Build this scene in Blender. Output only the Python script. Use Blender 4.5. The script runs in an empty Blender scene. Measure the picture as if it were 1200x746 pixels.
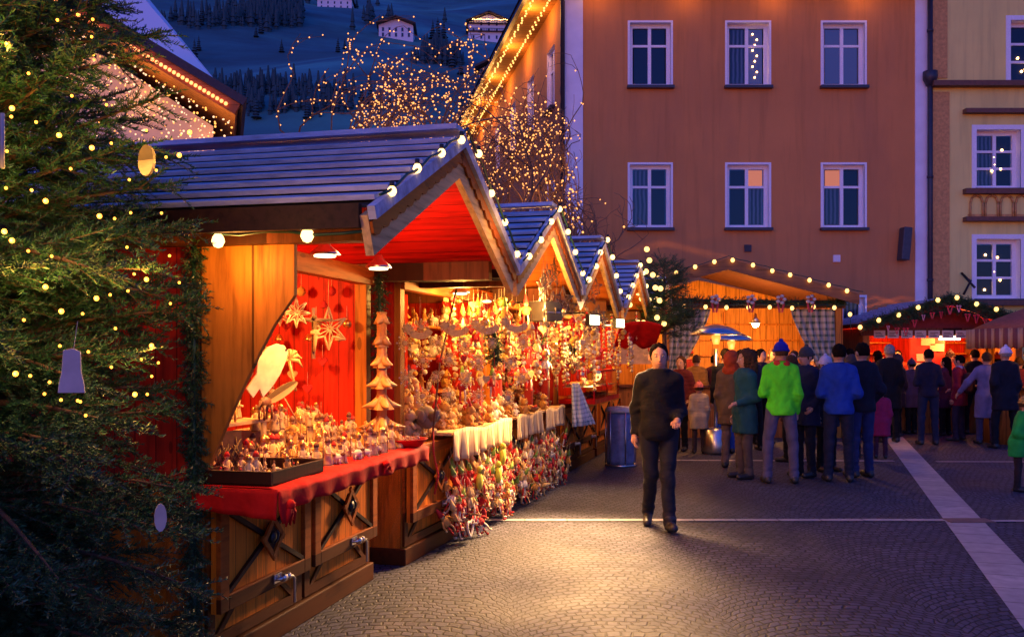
SKY_STR = 1.25; SKY_TINT = (1.5,1.03,1.5,1)
import bpy, math, random
import numpy as np
from mathutils import Vector, Matrix, Euler
R = math.radians
rnd = random.Random(7)
sc = bpy.context.scene
COL = bpy.context.scene.collection
F = 1100.0; CH = 1.65; HY = 415.0; CX = 600.0
def P(px, py, Y):
    return Vector(((px-CX)*Y/F, Y, CH+(HY-py)*Y/F))
def G(px, py):
    Y = F*CH/(py-HY); return Vector(((px-CX)*Y/F, Y, 0))

# ---------------------------------------------------------------- materials
MATS = {}
class NT:
    def __init__(s, name):
        s.m = bpy.data.materials.new(name); s.m.use_nodes = True
        s.t = s.m.node_tree; s.n = s.t.nodes; s.l = s.t.links
        s.b = s.n['Principled BSDF']
    def add(s, typ, **kw):
        n = s.n.new(typ)
        for k, v in kw.items():
            if k.startswith('i_'):
                n.inputs[int(k[2:]) if k[2:].isdigit() else k[2:].replace('_', ' ')].default_value = v
            else: setattr(n, k, v)
        return n
    def link(s, a, b): s.l.new(a, b)
    def math(s, op, a, b=None, c=None):
        n = s.n.new('ShaderNodeMath'); n.operation = op
        for i, x in enumerate((a, b, c)):
            if x is None: continue
            if isinstance(x, (int, float)): n.inputs[i].default_value = x
            else: s.l.new(x, n.inputs[i])
        return n.outputs[0]
    def ramp(s, fac, stops):
        n = s.n.new('ShaderNodeValToRGB'); cr = n.color_ramp
        while len(cr.elements) < len(stops): cr.elements.new(.5)
        for e, (p, c) in zip(cr.elements, stops):
            e.position = p; e.color = (*c, 1) if len(c) == 3 else c
        s.l.new(fac, n.inputs[0]); return n.outputs[0]
    def coord(s, which='Object'): return s.n.new('ShaderNodeTexCoord').outputs[which]
    def noise(s, vec, scale, detail=4, rough=.55):
        n = s.n.new('ShaderNodeTexNoise'); n.inputs['Scale'].default_value = scale
        n.inputs['Detail'].default_value = detail; n.inputs['Roughness'].default_value = rough
        if vec is not None: s.l.new(vec, n.inputs['Vector'])
        return n.outputs[0]
    def mapping(s, vec, scale=(1,1,1), rot=(0,0,0), loc=(0,0,0)):
        n = s.n.new('ShaderNodeMapping'); n.inputs['Scale'].default_value = scale
        n.inputs['Rotation'].default_value = rot; n.inputs['Location'].default_value = loc
        s.l.new(vec, n.inputs[0]); return n.outputs[0]
    def mix(s, fac, a, b, mode='MIX'):
        n = s.n.new('ShaderNodeMix'); n.data_type = 'RGBA'; n.blend_type = mode
        for i, x in ((0, fac), (6, a), (7, b)):
            if isinstance(x, (int, float)): n.inputs[i].default_value = x
            elif isinstance(x, tuple): n.inputs[i].default_value = (*x, 1) if len(x) == 3 else x
            else: s.l.new(x, n.inputs[i])
        return n.outputs[2]
    def bump(s, h, strength=.3, dist=.01):
        n = s.n.new('ShaderNodeBump'); n.inputs['Strength'].default_value = strength
        n.inputs['Distance'].default_value = dist; s.l.new(h, n.inputs['Height'])
        s.l.new(n.outputs[0], s.b.inputs['Normal'])
    def base(s, x):
        if isinstance(x, tuple): s.b.inputs['Base Color'].default_value = (*x, 1)
        else: s.l.new(x, s.b.inputs['Base Color'])
    def rough(s, v): s.b.inputs['Roughness'].default_value = v

def plain(name, col, rough=.7, var=.25, scale=14, metal=0, bump=.0):
    if name in MATS: return MATS[name]
    t = NT(name)
    c2 = tuple(max(0, x*(1-var)) for x in col); c1 = tuple(min(1, x*(1+var*.6)) for x in col)
    nz = t.noise(t.coord(), scale, 3)
    t.base(t.ramp(nz, [(.3, c2), (.7, c1)]))
    t.rough(rough); t.b.inputs['Metallic'].default_value = metal
    if bump: t.bump(nz, bump, .01)
    MATS[name] = t.m; return t.m
def glow(name, col, strength, sample=True):
    if name in MATS: return MATS[name]
    t = NT(name); t.base((.03, .025, .02))
    t.b.inputs['Emission Color'].default_value = (*col, 1)
    t.b.inputs['Emission Strength'].default_value = strength
    if not sample: t.m.cycles.emission_sampling = 'NONE'
    MATS[name] = t.m; return t.m
def wood(name, col, along='Z', across='X', width=.12, rough=.5, dark=.45):
    """boards running along one axis with grain, knots and seams"""
    if name in MATS: return MATS[name]
    t = NT(name); co = t.coord()
    sx = t.add('ShaderNodeSeparateXYZ'); t.link(co, sx.inputs[0])
    a = sx.outputs[across]
    idx = t.math('FLOOR', t.math('DIVIDE', a, width))
    fr = t.math('FRACT', t.math('DIVIDE', a, width))
    wn = t.add('ShaderNodeTexWhiteNoise', noise_dimensions='1D'); t.link(idx, wn.inputs['W'])
    scl = {'X': (2.2, 26, 26), 'Y': (26, 2.2, 26), 'Z': (26, 26, 2.2)}[along]
    off = t.add('ShaderNodeVectorMath', operation='ADD'); t.link(co, off.inputs[0])
    cmb = t.add('ShaderNodeCombineXYZ')
    for i in range(3): t.link(t.math('MULTIPLY', wn.outputs[0], 7.3+i), cmb.inputs[i])
    t.link(cmb.outputs[0], off.inputs[1])
    g = t.noise(t.mapping(off.outputs[0], scl), 1.0, 6, .6)
    kn = t.add('ShaderNodeTexVoronoi', i_Scale=5.5); t.link(t.mapping(off.outputs[0], {'X': (.35,1,1), 'Y': (1,.35,1), 'Z': (1,1,.35)}[along]), kn.inputs['Vector'])
    knot = t.math('LESS_THAN', kn.outputs[0], .1)
    lo = tuple(x*dark for x in col); hi = tuple(min(1, x*1.25) for x in col)
    c = t.ramp(g, [(.3, lo), (.5, col), (.72, hi)])
    c = t.mix(t.math('MULTIPLY', wn.outputs[0], .35), c, lo)
    c = t.mix(t.math('MULTIPLY', knot, .6), c, tuple(x*.25 for x in col))
    seam = t.math('LESS_THAN', fr, .045)
    c = t.mix(t.math('MULTIPLY', seam, .85), c, tuple(x*.12 for x in col))
    t.base(c); t.rough(rough+.15); t.b.inputs['Specular IOR Level'].default_value = .18
    t.bump(t.math('SUBTRACT', g, t.math('MULTIPLY', seam, 2.0)), .35, .004)
    MATS[name] = t.m; return t.m

# ---------------------------------------------------------------- mesh builder
class MB:
    def __init__(s): s.v = []; s.f = []; s.m = []; s.sm = []; s.T = Matrix()
    def _add(s, vs, fs, m=0, smooth=False):
        o = len(s.v); T = s.T
        s.v += [tuple(T @ Vector(v)) for v in vs]
        for f in fs: s.f.append([i+o for i in f]); s.m.append(m); s.sm.append(smooth)
        return s
    def box(s, c, d, rot=None, m=0):
        hx, hy, hz = d[0]/2, d[1]/2, d[2]/2
        vs = [Vector((x*hx, y*hy, z*hz)) for x in (-1, 1) for y in (-1, 1) for z in (-1, 1)]
        if rot is not None:
            M = rot if isinstance(rot, Matrix) else Euler(rot).to_matrix()
            vs = [M @ v for v in vs]
        vs = [v+Vector(c) for v in vs]
        return s._add(vs, [(0,1,3,2),(4,6,7,5),(0,4,5,1),(2,3,7,6),(0,2,6,4),(1,5,7,3)], m)
    def bb(s, x0, x1, y0, y1, z0, z1, m=0):
        return s.box(((x0+x1)/2, (y0+y1)/2, (z0+z1)/2), (abs(x1-x0), abs(y1-y0), abs(z1-z0)), None, m)
    def prism(s, pts, a, b, m=0, plane='XZ'):
        """polygon pts in a plane, extruded between a and b on the third axis"""
        def mk(p, t):
            return {'XZ': (p[0], t, p[1]), 'YZ': (t, p[0], p[1]), 'XY': (p[0], p[1], t)}[plane]
        n = len(pts); vs = [mk(p, a) for p in pts]+[mk(p, b) for p in pts]
        fs = [list(range(n)), list(range(2*n-1, n-1, -1))]+[(i, i+n, (i+1) % n+n, (i+1) % n) for i in range(n)]
        return s._add(vs, fs, m)
    def lathe(s, prof, c=(0,0,0), n=12, m=0, sc=(1,1), axis=None, smooth=True):
        vs = []; fs = []; M = Matrix() if axis is None else Vector((0,0,1)).rotation_difference(Vector(axis)).to_matrix().to_4x4()
        for (r, z) in prof:
            for k in range(n):
                a = 2*math.pi*k/n
                vs.append(M @ Vector((r*math.cos(a)*sc[0], r*math.sin(a)*sc[1], z))+Vector(c))
        for j in range(len(prof)-1):
            for k in range(n):
                fs.append((j*n+k, j*n+(k+1) % n, (j+1)*n+(k+1) % n, (j+1)*n+k))
        fs.append(list(range(n-1, -1, -1))); fs.append([(len(prof)-1)*n+k for k in range(n)])
        return s._add(vs, fs, m, smooth)
    def cyl(s, c, r, h, n=12, m=0, axis=None, r2=None):
        return s.lathe([(r, 0), (r if r2 is None else r2, h)], c, n, m, axis=axis)
    def ball(s, c, r, n=8, m=0, rot=None):
        r = (r, r, r) if not hasattr(r, '__len__') else r
        vs = []; fs = []; h = max(3, n//2+1)
        M = Euler(rot).to_matrix() if rot else Matrix.Identity(3)
        for j in range(1, h):
            for k in range(n):
                p = math.pi*j/h; a = 2*math.pi*k/n
                vs.append(M @ Vector((r[0]*math.sin(p)*math.cos(a), r[1]*math.sin(p)*math.sin(a), r[2]*math.cos(p))))
        t = len(vs); vs += [M @ Vector((0,0,r[2])), M @ Vector((0,0,-r[2]))]
        for j in range(h-2):
            for k in range(n): fs.append((j*n+k, (j+1)*n+k, (j+1)*n+(k+1) % n, j*n+(k+1) % n))
        for k in range(n): fs.append((t, k, (k+1) % n)); fs.append((t+1, (h-2)*n+(k+1) % n, (h-2)*n+k))
        return s._add([v+Vector(c) for v in vs], fs, m, True)
    def tube(s, pts, r, n=6, m=0, caps=True):
        pts = [Vector(p) for p in pts]; rs = r if hasattr(r, '__len__') else [r]*len(pts)
        vs = []; fs = []; up = None
        for i, p in enumerate(pts):
            d = (pts[min(i+1, len(pts)-1)]-pts[max(i-1, 0)])
            d = d.normalized() if d.length > 1e-9 else Vector((0,0,1))
            if up is None: up = Vector((0,0,1)) if abs(d.z) < .9 else Vector((1,0,0))
            a = d.cross(up)
            if a.length < 1e-6: a = d.cross(Vector((1,0,0)))
            a.normalize(); b = a.cross(d).normalized(); up = b
            for k in range(n):
                t = 2*math.pi*k/n; vs.append(p+(a*math.cos(t)+b*math.sin(t))*rs[i])
        for i in range(len(pts)-1):
            for k in range(n): fs.append((i*n+k, i*n+(k+1) % n, (i+1)*n+(k+1) % n, (i+1)*n+k))
        if caps: fs.append(list(range(n-1, -1, -1))); fs.append([(len(pts)-1)*n+k for k in range(n)])
        return s._add(vs, fs, m, True)
    def quad(s, a, b, c, d, m=0): return s._add([a, b, c, d], [(0,1,2,3)], m)
    def grid(s, fn, nu, nv, m=0, smooth=True):
        vs = [fn(i/nu, j/nv) for j in range(nv+1) for i in range(nu+1)]
        fs = [(j*(nu+1)+i, j*(nu+1)+i+1, (j+1)*(nu+1)+i+1, (j+1)*(nu+1)+i) for j in range(nv) for i in range(nu)]
        return s._add(vs, fs, m, smooth)
    def mesh(s, name, mats):
        me = bpy.data.meshes.new(name); me.from_pydata(s.v, [], s.f)
        for mt in (mats if isinstance(mats, (list, tuple)) else [mats]): me.materials.append(mt)
        me.polygons.foreach_set('material_index', s.m); me.polygons.foreach_set('use_smooth', s.sm)
        me.update(); return me
    def build(s, name, mats, parent=None, bevel=0, thick=0, auto=False):
        o = bpy.data.objects.new(name, s.mesh(name, mats)); COL.objects.link(o)
        if parent is not None: o.parent = parent
        if thick:
            md = o.modifiers.new('t', 'SOLIDIFY'); md.thickness = thick
        if bevel:
            md = o.modifiers.new('b', 'BEVEL'); md.width = bevel; md.segments = 2; md.limit_method = 'ANGLE'; md.angle_limit = R(40)
        return o
def npmesh(name, verts, faces, mats, mi=None, smooth=False):
    """fast mesh from arrays; faces (n,3) or (n,4)"""
    me = bpy.data.meshes.new(name); nv = len(verts); nf, k = faces.shape
    me.vertices.add(nv); me.vertices.foreach_set('co', np.ascontiguousarray(verts, dtype=np.float32).ravel())
    me.loops.add(nf*k); me.loops.foreach_set('vertex_index', np.ascontiguousarray(faces, dtype=np.int32).ravel())
    me.polygons.add(nf); me.polygons.foreach_set('loop_start', np.arange(0, nf*k, k, dtype=np.int32))
    try: me.polygons.foreach_set('loop_total', np.full(nf, k, dtype=np.int32))
    except Exception: pass
    for m in (mats if isinstance(mats, (list, tuple)) else [mats]): me.materials.append(m)
    if mi is not None: me.polygons.foreach_set('material_index', np.ascontiguousarray(mi, dtype=np.int32))
    me.polygons.foreach_set('use_smooth', np.full(nf, smooth, dtype=bool))
    me.update(calc_edges=True); me.validate(); return me
def addobj(name, me, parent=None):
    o = bpy.data.objects.new(name, me); COL.objects.link(o)
    if parent is not None: o.parent = parent
    return o
def tag(o, label, cat, group=None):
    o['label'] = label; o['category'] = cat
    if group: o['group'] = group
    return o
def thing(name, label, cat, loc=(0,0,0), rz=0, group=None):
    o = bpy.data.objects.new(name, None); COL.objects.link(o)
    o.location = loc; o.rotation_euler = (0, 0, rz); o.empty_display_size = .2
    return tag(o, label, cat, group)
def bulb_parts(parent, pts, mat, r, nm='bulb'):
    """the 100 nearest as parts of their own, the rest as one part of kind stuff"""
    pts = sorted(pts, key=lambda q: q[1])
    for p in pts[:100]: b = MB(); b.ball(p, r, 6); b.build(nm, mat, parent)
    if len(pts) > 100:
        b = MB()
        for p in pts[100:]: b.ball(p, r, 5)
        o = b.build(nm+'s', mat, parent); o['kind'] = 'stuff'
def struct(o): o['kind'] = 'structure'; return o
def put(o, loc, rz=0, rx=0, ry=0, scale=1):
    o.location = loc; o.rotation_euler = (rx, ry, rz)
    o.scale = (scale,)*3 if not hasattr(scale, '__len__') else scale
    return o
def dup(o, loc, rz=0, label=None, rx=0, ry=0, scale=1, group=None):
    c = o.copy(); COL.objects.link(c); put(c, loc, rz, rx, ry, scale)
    for ch in list(o.children):
        d = ch.copy(); COL.objects.link(d); d.parent = c
        for g in list(ch.children):
            e = g.copy(); COL.objects.link(e); e.parent = d
    if label: c['label'] = label
    if group: c['group'] = group
    return c
# ---------------------------------------------------------------- camera, sky, light
cam = bpy.data.cameras.new('camera'); co = bpy.data.objects.new('camera', cam); COL.objects.link(co)
co.location = (0, 0, CH); co.rotation_euler = (R(90), 0, 0)
cam.sensor_width = 36; cam.lens = 36*F/1200; cam.shift_y = (HY-373)/1200; cam.clip_end = 3000; cam.clip_start = .05
sc.camera = co
w = bpy.data.worlds.new('World'); sc.world = w; w.use_nodes = True
wn = w.node_tree; bg = wn.nodes['Background']
sky = wn.nodes.new('ShaderNodeTexSky'); sky.sky_type = 'NISHITA'; sky.sun_disc = False
sky.sun_elevation = R(0.0); sky.sun_rotation = R(200); sky.altitude = 600; sky.dust_density = .3; sky.ozone_density = 5.0
tint = wn.nodes.new('ShaderNodeMix'); tint.data_type = 'RGBA'; tint.blend_type = 'MULTIPLY'; tint.inputs[0].default_value = 1
tint.inputs[7].default_value = SKY_TINT
wn.links.new(sky.outputs[0], tint.inputs[6]); wn.links.new(tint.outputs[2], bg.inputs[0]); bg.inputs[1].default_value = SKY_STR
sc.view_settings.view_transform = 'Standard'; sc.view_settings.look = 'None'
sc.view_settings.exposure = 0; sc.view_settings.gamma = 1
cy = sc.cycles; cy.use_denoising = True; cy.max_bounces = 5; cy.diffuse_bounces = 3; cy.glossy_bounces = 2
cy.transmission_bounces = 3; cy.sample_clamp_indirect = 3; cy.caustics_reflective = False; cy.caustics_refractive = False
try: cy.use_light_tree = True
except Exception: pass
def lamp(name, loc, col, watts, size=.06, parent=None):
    l = bpy.data.lights.new(name, 'POINT'); l.color = col; l.energy = watts; l.shadow_soft_size = size
    o = bpy.data.objects.new(name, l); COL.objects.link(o); o.location = loc
    if parent: o.parent = parent
    return o
def spot(name, loc, aim, col, watts, angle=100, size=.05, blend=.6):
    l = bpy.data.lights.new(name, 'SPOT'); l.color = col; l.energy = watts; l.shadow_soft_size = size
    l.spot_size = R(angle); l.spot_blend = blend
    o = bpy.data.objects.new(name, l); COL.objects.link(o); o.location = loc
    o.rotation_euler = (Vector(aim)-Vector(loc)).to_track_quat('-Z', 'Y').to_euler(); return o

# ---------------------------------------------------------------- ground
def m_cobble():
    t = NT('cobblestone'); co = t.coord()
    wob = t.noise(co, 3.0, 2); 
    sx = t.add('ShaderNodeSeparateXYZ'); t.link(co, sx.inputs[0])
    x = t.math('ADD', sx.outputs[0], t.math('MULTIPLY', t.math('SUBTRACT', wob, .5), .16))
    y = t.math('ADD', sx.outputs[1], t.math('MULTIPLY', t.math('SUBTRACT', wob, .5), .14))
    # segmental arcs: columns 1.5 m wide, setts laid along circle arcs
    Wc, Rr = 1.34, .82
    c = t.math('MULTIPLY', t.math('SUBTRACT', t.math('FRACT', t.math('DIVIDE', x, Wc)), .5), Wc)
    q = t.math('SQRT', t.math('SUBTRACT', Rr*Rr, t.math('MULTIPLY', c, c)))
    v = t.math('SUBTRACT', y, q)
    u = t.math('ADD', t.math('ARCSINE', t.math('DIVIDE', c, Rr)), t.math('MULTIPLY', t.math('FLOOR', t.math('DIVIDE', x, Wc)), 3.37))
    wv = t.add('ShaderNodeTexNoise', i_Scale=11.0); t.link(co, wv.inputs[0]); wc = t.add('ShaderNodeSeparateColor'); t.link(wv.outputs[1], wc.inputs[0])
    u = t.math('ADD', u, t.math('MULTIPLY', t.math('SUBTRACT', wc.outputs[0], .5), .045)); v = t.math('ADD', v, t.math('MULTIPLY', t.math('SUBTRACT', wc.outputs[1], .5), .045))
    cm = t.add('ShaderNodeCombineXYZ'); t.link(u, cm.inputs[0]); t.link(v, cm.inputs[1])
    br = t.add('ShaderNodeTexBrick', offset=.5, i_Scale=1.0); t.link(cm.outputs[0], br.inputs['Vector'])
    br.inputs['Brick Width'].default_value = .098; br.inputs['Row Height'].default_value = .078
    br.inputs['Mortar Size'].default_value = .0115; br.inputs['Mortar Smooth'].default_value = .6
    br.inputs['Color1'].default_value = (.050, .052, .078, 1); br.inputs['Color2'].default_value = (.092, .095, .14, 1)
    br.inputs['Mortar'].default_value = (.014, .013, .014, 1); br.inputs['Bias'].default_value = 0
    n2 = t.noise(co, .7, 5); n3 = t.noise(co, 45, 3)
    big = t.ramp(n2, [(.3, (.55, .55, .55)), (.7, (1.15, 1.12, 1.1))])
    t.base(t.mix(1, t.mix(1, br.outputs[0], big, 'MULTIPLY'), t.ramp(n3, [(.3, (.8,.8,.8)), (.7, (1.1,1.1,1.1))]), 'MULTIPLY'))
    rr = t.ramp(n2, [(.3, (.62,)*3), (.7, (.85,)*3)]); t.b.inputs['Specular IOR Level'].default_value = .3; t.link(rr, t.b.inputs['Roughness'])
    h = t.math('ADD', t.math('MULTIPLY', br.outputs[1], -1.0), t.math('MULTIPLY', n3, .25))
    h = t.math('ADD', h, t.math('MULTIPLY', t.noise(co, 9, 2), .5))
    t.bump(h, .6, .014)
    return t.m
def m_slab():
    t = NT('pale_paving_slab'); co = t.coord()
    n = t.noise(co, 8, 5); n2 = t.noise(co, 70, 2)
    sx = t.add('ShaderNodeSeparateXYZ'); t.link(co, sx.inputs[0])
    wn_ = t.add('ShaderNodeTexWhiteNoise', noise_dimensions='1D'); t.link(t.math('FLOOR', t.math('DIVIDE', sx.outputs[1], .42)), wn_.inputs['W'])
    c = t.ramp(n, [(.3, (.30, .27, .26)), (.7, (.5, .46, .44))])
    c = t.mix(t.math('MULTIPLY', wn_.outputs[0], .5), c, (.25, .22, .22))
    seam = t.math('LESS_THAN', t.math('FRACT', t.math('DIVIDE', sx.outputs[1], .42)), .035)
    c = t.mix(t.math('MULTIPLY', seam, .8), c, (.06, .055, .05))
    t.base(c); t.rough(.55); t.bump(n2, .3, .004); return t.m
SLAB = m_slab()
g = MB(); g.grid(lambda u, v: (-90+180*u, -6+86*v, 0), 8, 8, smooth=False)
struct(g.build('ground', m_cobble()))
def strip(name, a, b, wd, z=.004, parent=None):
    d = (Vector(b)-Vector(a)); L = d.length; s = MB()
    s.grid(lambda u, v: (-wd/2+wd*u, L*v, 0), 1, 8, smooth=False)
    o = s.build(name, SLAB); o.location = (a[0], a[1], z); o.rotation_euler = (0, 0, math.atan2(-d.x, d.y)); return struct(o)
strip('paving_band', (3.05, 5.0, 0), (7.9, 19.6, 0), .36)
strip('paving_line', (-.3, 9.33, 0), (4.35, 9.33, 0), .12, .008)
strip('paving_line', (4.72, 9.28, 0), (14, 9.2, 0), .10, .008)
strip('paving_line', (2.2, 14.6, 0), (5.9, 14.5, 0), .14, .008)
strip('paving_line', (6.5, 14.4, 0), (16, 14.3, 0), .10, .008)
s = MB(); s.bb(-.22, .22, -.11, .11, 0, .012); o = s.build('drain_cover', plain('rusty_drain', (.17, .09, .07), .6)); o.location = (4.52, 9.3, 0); struct(o)

# ---------------------------------------------------------------- hillside
def hz(x, y):
    t = max(0, y-62)
    return .45*t + 5*math.sin(x*.021+y*.013)*min(1, t/60)+3*math.sin(x*.05-y*.03+1)*min(1, t/60)
h = MB(); h.grid(lambda u, v: ((lambda x, y: (x, y, hz(x, y)-.05))(-520+1040*u, 62+720*v*v*.6+288*v)), 110, 90)
t = NT('meadow_hillside'); co_ = t.coord()
a = t.noise(t.mapping(co_, (.012, .03, .03)), 1, 6, .6); b = t.noise(t.mapping(co_, (.02, .02, .02), loc=(4,2,0)), 1, 7, .65)
c = t.ramp(a, [(.36, (.03, .10, .13)), (.5, (.06, .24, .25)), (.64, (.11, .38, .30))])  # distance haze tinted into the hill: bluer than bare meadow
snow = t.ramp(t.noise(t.mapping(co_, (.008, .05, .05), loc=(1,7,0)), 1, 5), [(.6, (0,0,0)), (.75, (.5,.5,.5))])
c = t.mix(t.math('MULTIPLY', snow, .55), c, (.3, .3, .34))
c = t.mix(t.ramp(b, [(.35, (.0,)*3), (.6, (.7,)*3)]), c, (.02, .045, .045)); t.base(c); t.rough(.95)
struct(h.build('hillside', t.m))
CON = plain('far_conifer', (.03, .075, .085), .95)  # colour pulled towards the hill in place of air haze
def hillpt(px, py):
    lo, hi = 64, 900
    for _ in range(50):
        y = (lo+hi)/2; x = (px-CX)*y/F
        if hz(x, y)-(CH+(HY-py)*y/F) < 0: lo = y
        else: hi = y
    return Vector(((px-CX)*y/F, y, hz((px-CX)*y/F, y)))
def conifer_mesh(seed, n=7):
    r_ = random.Random(seed); m = MB(); m.cyl((0,0,-.5), .02, .62, 5)
    for k in range(n):
        z = .08+.88*k/n; rr = .2*(1-k/n)+.02
        m.lathe([(rr*r_.uniform(.8, 1.15), z), (rr*.45, z+.09), (.006, z+.19)], (r_.uniform(-.01,.01), r_.uniform(-.01,.01), 0), 7, 0, smooth=False)
    return m.mesh('far_fir', CON)
cms = [conifer_mesh(i) for i in range(4)]
spots = [(507, 47, 24), (513, 49, 30), (520, 46, 22), (233, 60, 20), (228, 72, 26), (236, 30, 20), (300, 44, 16), (306, 40, 20), (330, 62, 18), (396, 62, 18), (404, 58, 14),
         (424, 120, 26), (434, 124, 30), (446, 128, 22), (300, 140, 30), (288, 120, 26), (360, 140, 24), (530, 80, 26), (540, 88, 20), (620, 18, 20), (212, 96, 28), (345, 18, 14), (418, 14, 16)]
for i, (px, py, hp) in enumerate(spots):
    p = hillpt(px, py); o = addobj('far_fir', cms[i % 4])
    put(o, p, i, scale=hp*p.y/F*rnd.uniform(.9, 1.1))
    tag(o, 'small dark conical fir among many on the distant hillside', 'tree', 'firs on the distant hillside')
wd = MB()   # far-off woods that read as one mass
for k in range(1100):
    band = rnd.choice([(24, 330, 120), (28, 320, 110), (108, 300, 120), (128, 330, 150), (60, 610, 60), (14, 330, 60), (70, 515, 30)])
    px = rnd.gauss(band[1], band[2]*.5); py = band[0]+rnd.gauss(0, 3.5)
    p = hillpt(px, py)
    if any(abs(px-hx) < 34 and -6 < py-hy < 22 for hx, hy in ((464, 46), (572, 48), (388, 12), (573, 92))): continue
    hh = rnd.uniform(1.6, 4)*p.y/300; wd.lathe([(hh*.25, -1), (hh*.2, hh*.2), (hh*.32, hh*.25), (hh*.12, hh*.7), (hh*.2, hh*.72), (.1, hh*rnd.uniform(1.2, 2.2))], p, 6, 0, smooth=False)
o = wd.build('woods', CON); o['kind'] = 'stuff'; tag(o, 'dark far-off strips of woodland across the hillside', 'woods')

# far houses on the hill
WHT = plain('pale_render', (.75, .74, .78), .8, .1); DKW = plain('dark_brown_wood', (.07, .04, .025), .7)
NAVY = plain('dark_window', (.015, .018, .03), .2, .1)
WARM = glow('warm_tiny', (1, .42, .1), 14, False); WARM_S = glow('warm_small', (1, .5, .15), 22, False)
def hill_house(px0, px1, pyt, pyb, label, balc=False, wood_top=False):
    p = hillpt((px0+px1)/2, pyb); k = p.y/F; wdt = (px1-px0)*k; ht = (pyb-pyt)*k
    e = thing('hill_house', label, 'house', p, .05)
    eave = ht*.66; m = MB(); m.bb(-wdt/2, wdt/2, 0, wdt*.9, -3, eave)
    m.prism([(-wdt/2, eave), (wdt/2, eave), (0, ht*.95)], 0, wdt*.9); m.build('wall', WHT, e)
    r_ = MB()
    for sgn in (-1, 1):
        L = math.hypot(wdt/2+.6, ht*.32); a = math.atan2(ht*.32, wdt/2+.6)
        r_.box((sgn*(wdt/4+.3), wdt*.45-.7, ht*.82+.1), (L+.3, wdt*.9+2.4, .3), (0, sgn*a, 0))
    r_.build('roof', DKW, e)
    nw = 5
    for row in range(2 if not balc else 3):
        for i in range(nw):
            x = (i-(nw-1)/2)*wdt/(nw+.3); z = ht*(.12+.25*row) if not balc else ht*(.1+.23*row)
            if row == 2 and abs(i-2) > 1: continue
            fr = MB(); fr.bb(x-.32, x+.32, -.06, 0, z-.1, z+1.05); w_ = fr.build('window', plain('pale_blue_shutter', (.3,.3,.42), .6), e)
            pn = MB(); pn.bb(x-.24, x+.24, -.09, -.06, z, z+.95); pn.build('pane', NAVY, w_)
    if balc:
        for z in (ht*.33, ht*.6):
            b = MB(); b.bb(-wdt*.5, wdt*.5, -1.0, 0, z, z+.12)
            for i in range(26): b.bb(-wdt*.5+i*wdt/25.5, -wdt*.5+i*wdt/25.5+.12, -1.0, -.9, z+.12, z+.85)
            b.bb(-wdt*.5, wdt*.5, -1.05, -.88, z+.82, z+.95); b.build('balcony', DKW, e)
        L = MB()
        for i in range(24): L.ball((-wdt*.48+i*wdt*.96/23, -1.15, ht*.72+.1*math.sin(i*1.3)), .11, 6)
        L.build('light_dots', WARM_S, e)
    c = MB(); c.bb(wdt*.12, wdt*.2, wdt*.4, wdt*.5, ht*.8, ht*1.15); c.build('chimney', WHT, e)
    return e
hill_house(444, 484, 21, 46, 'white gabled house with dark roof standing alone on the hill meadow', wood_top=True)
hill_house(549, 597, 15, 49, 'large chalet with balconies and a row of warm lights on the hill', True)
hill_house(372, 412, -8, 12, 'pale house cut by the top of the picture on the hill')
hill_house(562, 583, 74, 98, 'small white house on the slope just beyond the lit eaves')
# ---------------------------------------------------------------- rendered walls and windows
def render_mat(name, col, stain=(.5,.5,.5)):
    t = NT(name); co = t.coord()
    a = t.noise(co, .6, 6, .6); b = t.noise(t.mapping(co, (1.5, 1.5, .35)), 1.2, 5); c = t.noise(co, 60, 3)
    x = t.mix(t.ramp(a, [(.3, (.0,)*3), (.7, (.55,)*3)]), col, tuple(q*.72 for q in col))
    x = t.mix(t.ramp(b, [(.45, (0,)*3), (.7, (.6,)*3)]), x, tuple(q*.68+.02 for q in col))
    x = t.mix(t.ramp(t.noise(t.mapping(co, (7, 7, .5)), 1, 4), [(.52, (0,)*3), (.7, (.3,)*3)]), x, tuple(q*.5 for q in col))
    sx = t.add('ShaderNodeSeparateXYZ'); t.link(co, sx.inputs[0])
    low = t.ramp(t.math('ADD', sx.outputs[2], t.math('MULTIPLY', a, 2.4)), [(.0, (1,)*3), (1, (0,)*3)])
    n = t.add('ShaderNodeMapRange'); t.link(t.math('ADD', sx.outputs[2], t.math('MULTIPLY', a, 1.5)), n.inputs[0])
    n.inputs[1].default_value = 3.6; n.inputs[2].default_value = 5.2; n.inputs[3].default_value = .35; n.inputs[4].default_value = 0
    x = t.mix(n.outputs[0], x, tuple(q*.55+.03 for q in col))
    t.base(x); t.rough(.9); t.bump(t.math('ADD', c, t.math('MULTIPLY', a, .4)), .35, .01); return t.m
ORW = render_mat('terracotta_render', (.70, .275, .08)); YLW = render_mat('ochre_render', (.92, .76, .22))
FRM = plain('window_white', (.86, .84, .86), .5, .08, 30); STR = plain('white_corner_paint', (.8, .79, .84), .7, .08, 3)
PANE = NT('window_pane'); PANE.base((.012, .014, .03)); PANE.rough(.06); PANE.b.inputs['Specular IOR Level'].default_value = .35; PANE = PANE.m
PANEC = NT('curtained_pane'); _w = PANEC.add('ShaderNodeTexWave', i_Scale=3.2, i_Distortion=1.5); PANEC.link(PANEC.coord(), _w.inputs[0]); PANEC.base(PANEC.ramp(_w.outputs[1], [(.2, (.015, .018, .035)), (.9, (.09, .10, .14))])); PANEC.rough(.08); PANEC = PANEC.m
PINK = glow('sunset_reflection_pane', (1, .30, .17), .55); BLUP = glow('blue_reflection_pane', (.05, .08, .4), .35)  # reflected sunset and blue sky painted as faint glow, no lamp behind
LEAD = plain('dark_downpipe', (.03, .03, .045), .45)
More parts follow.
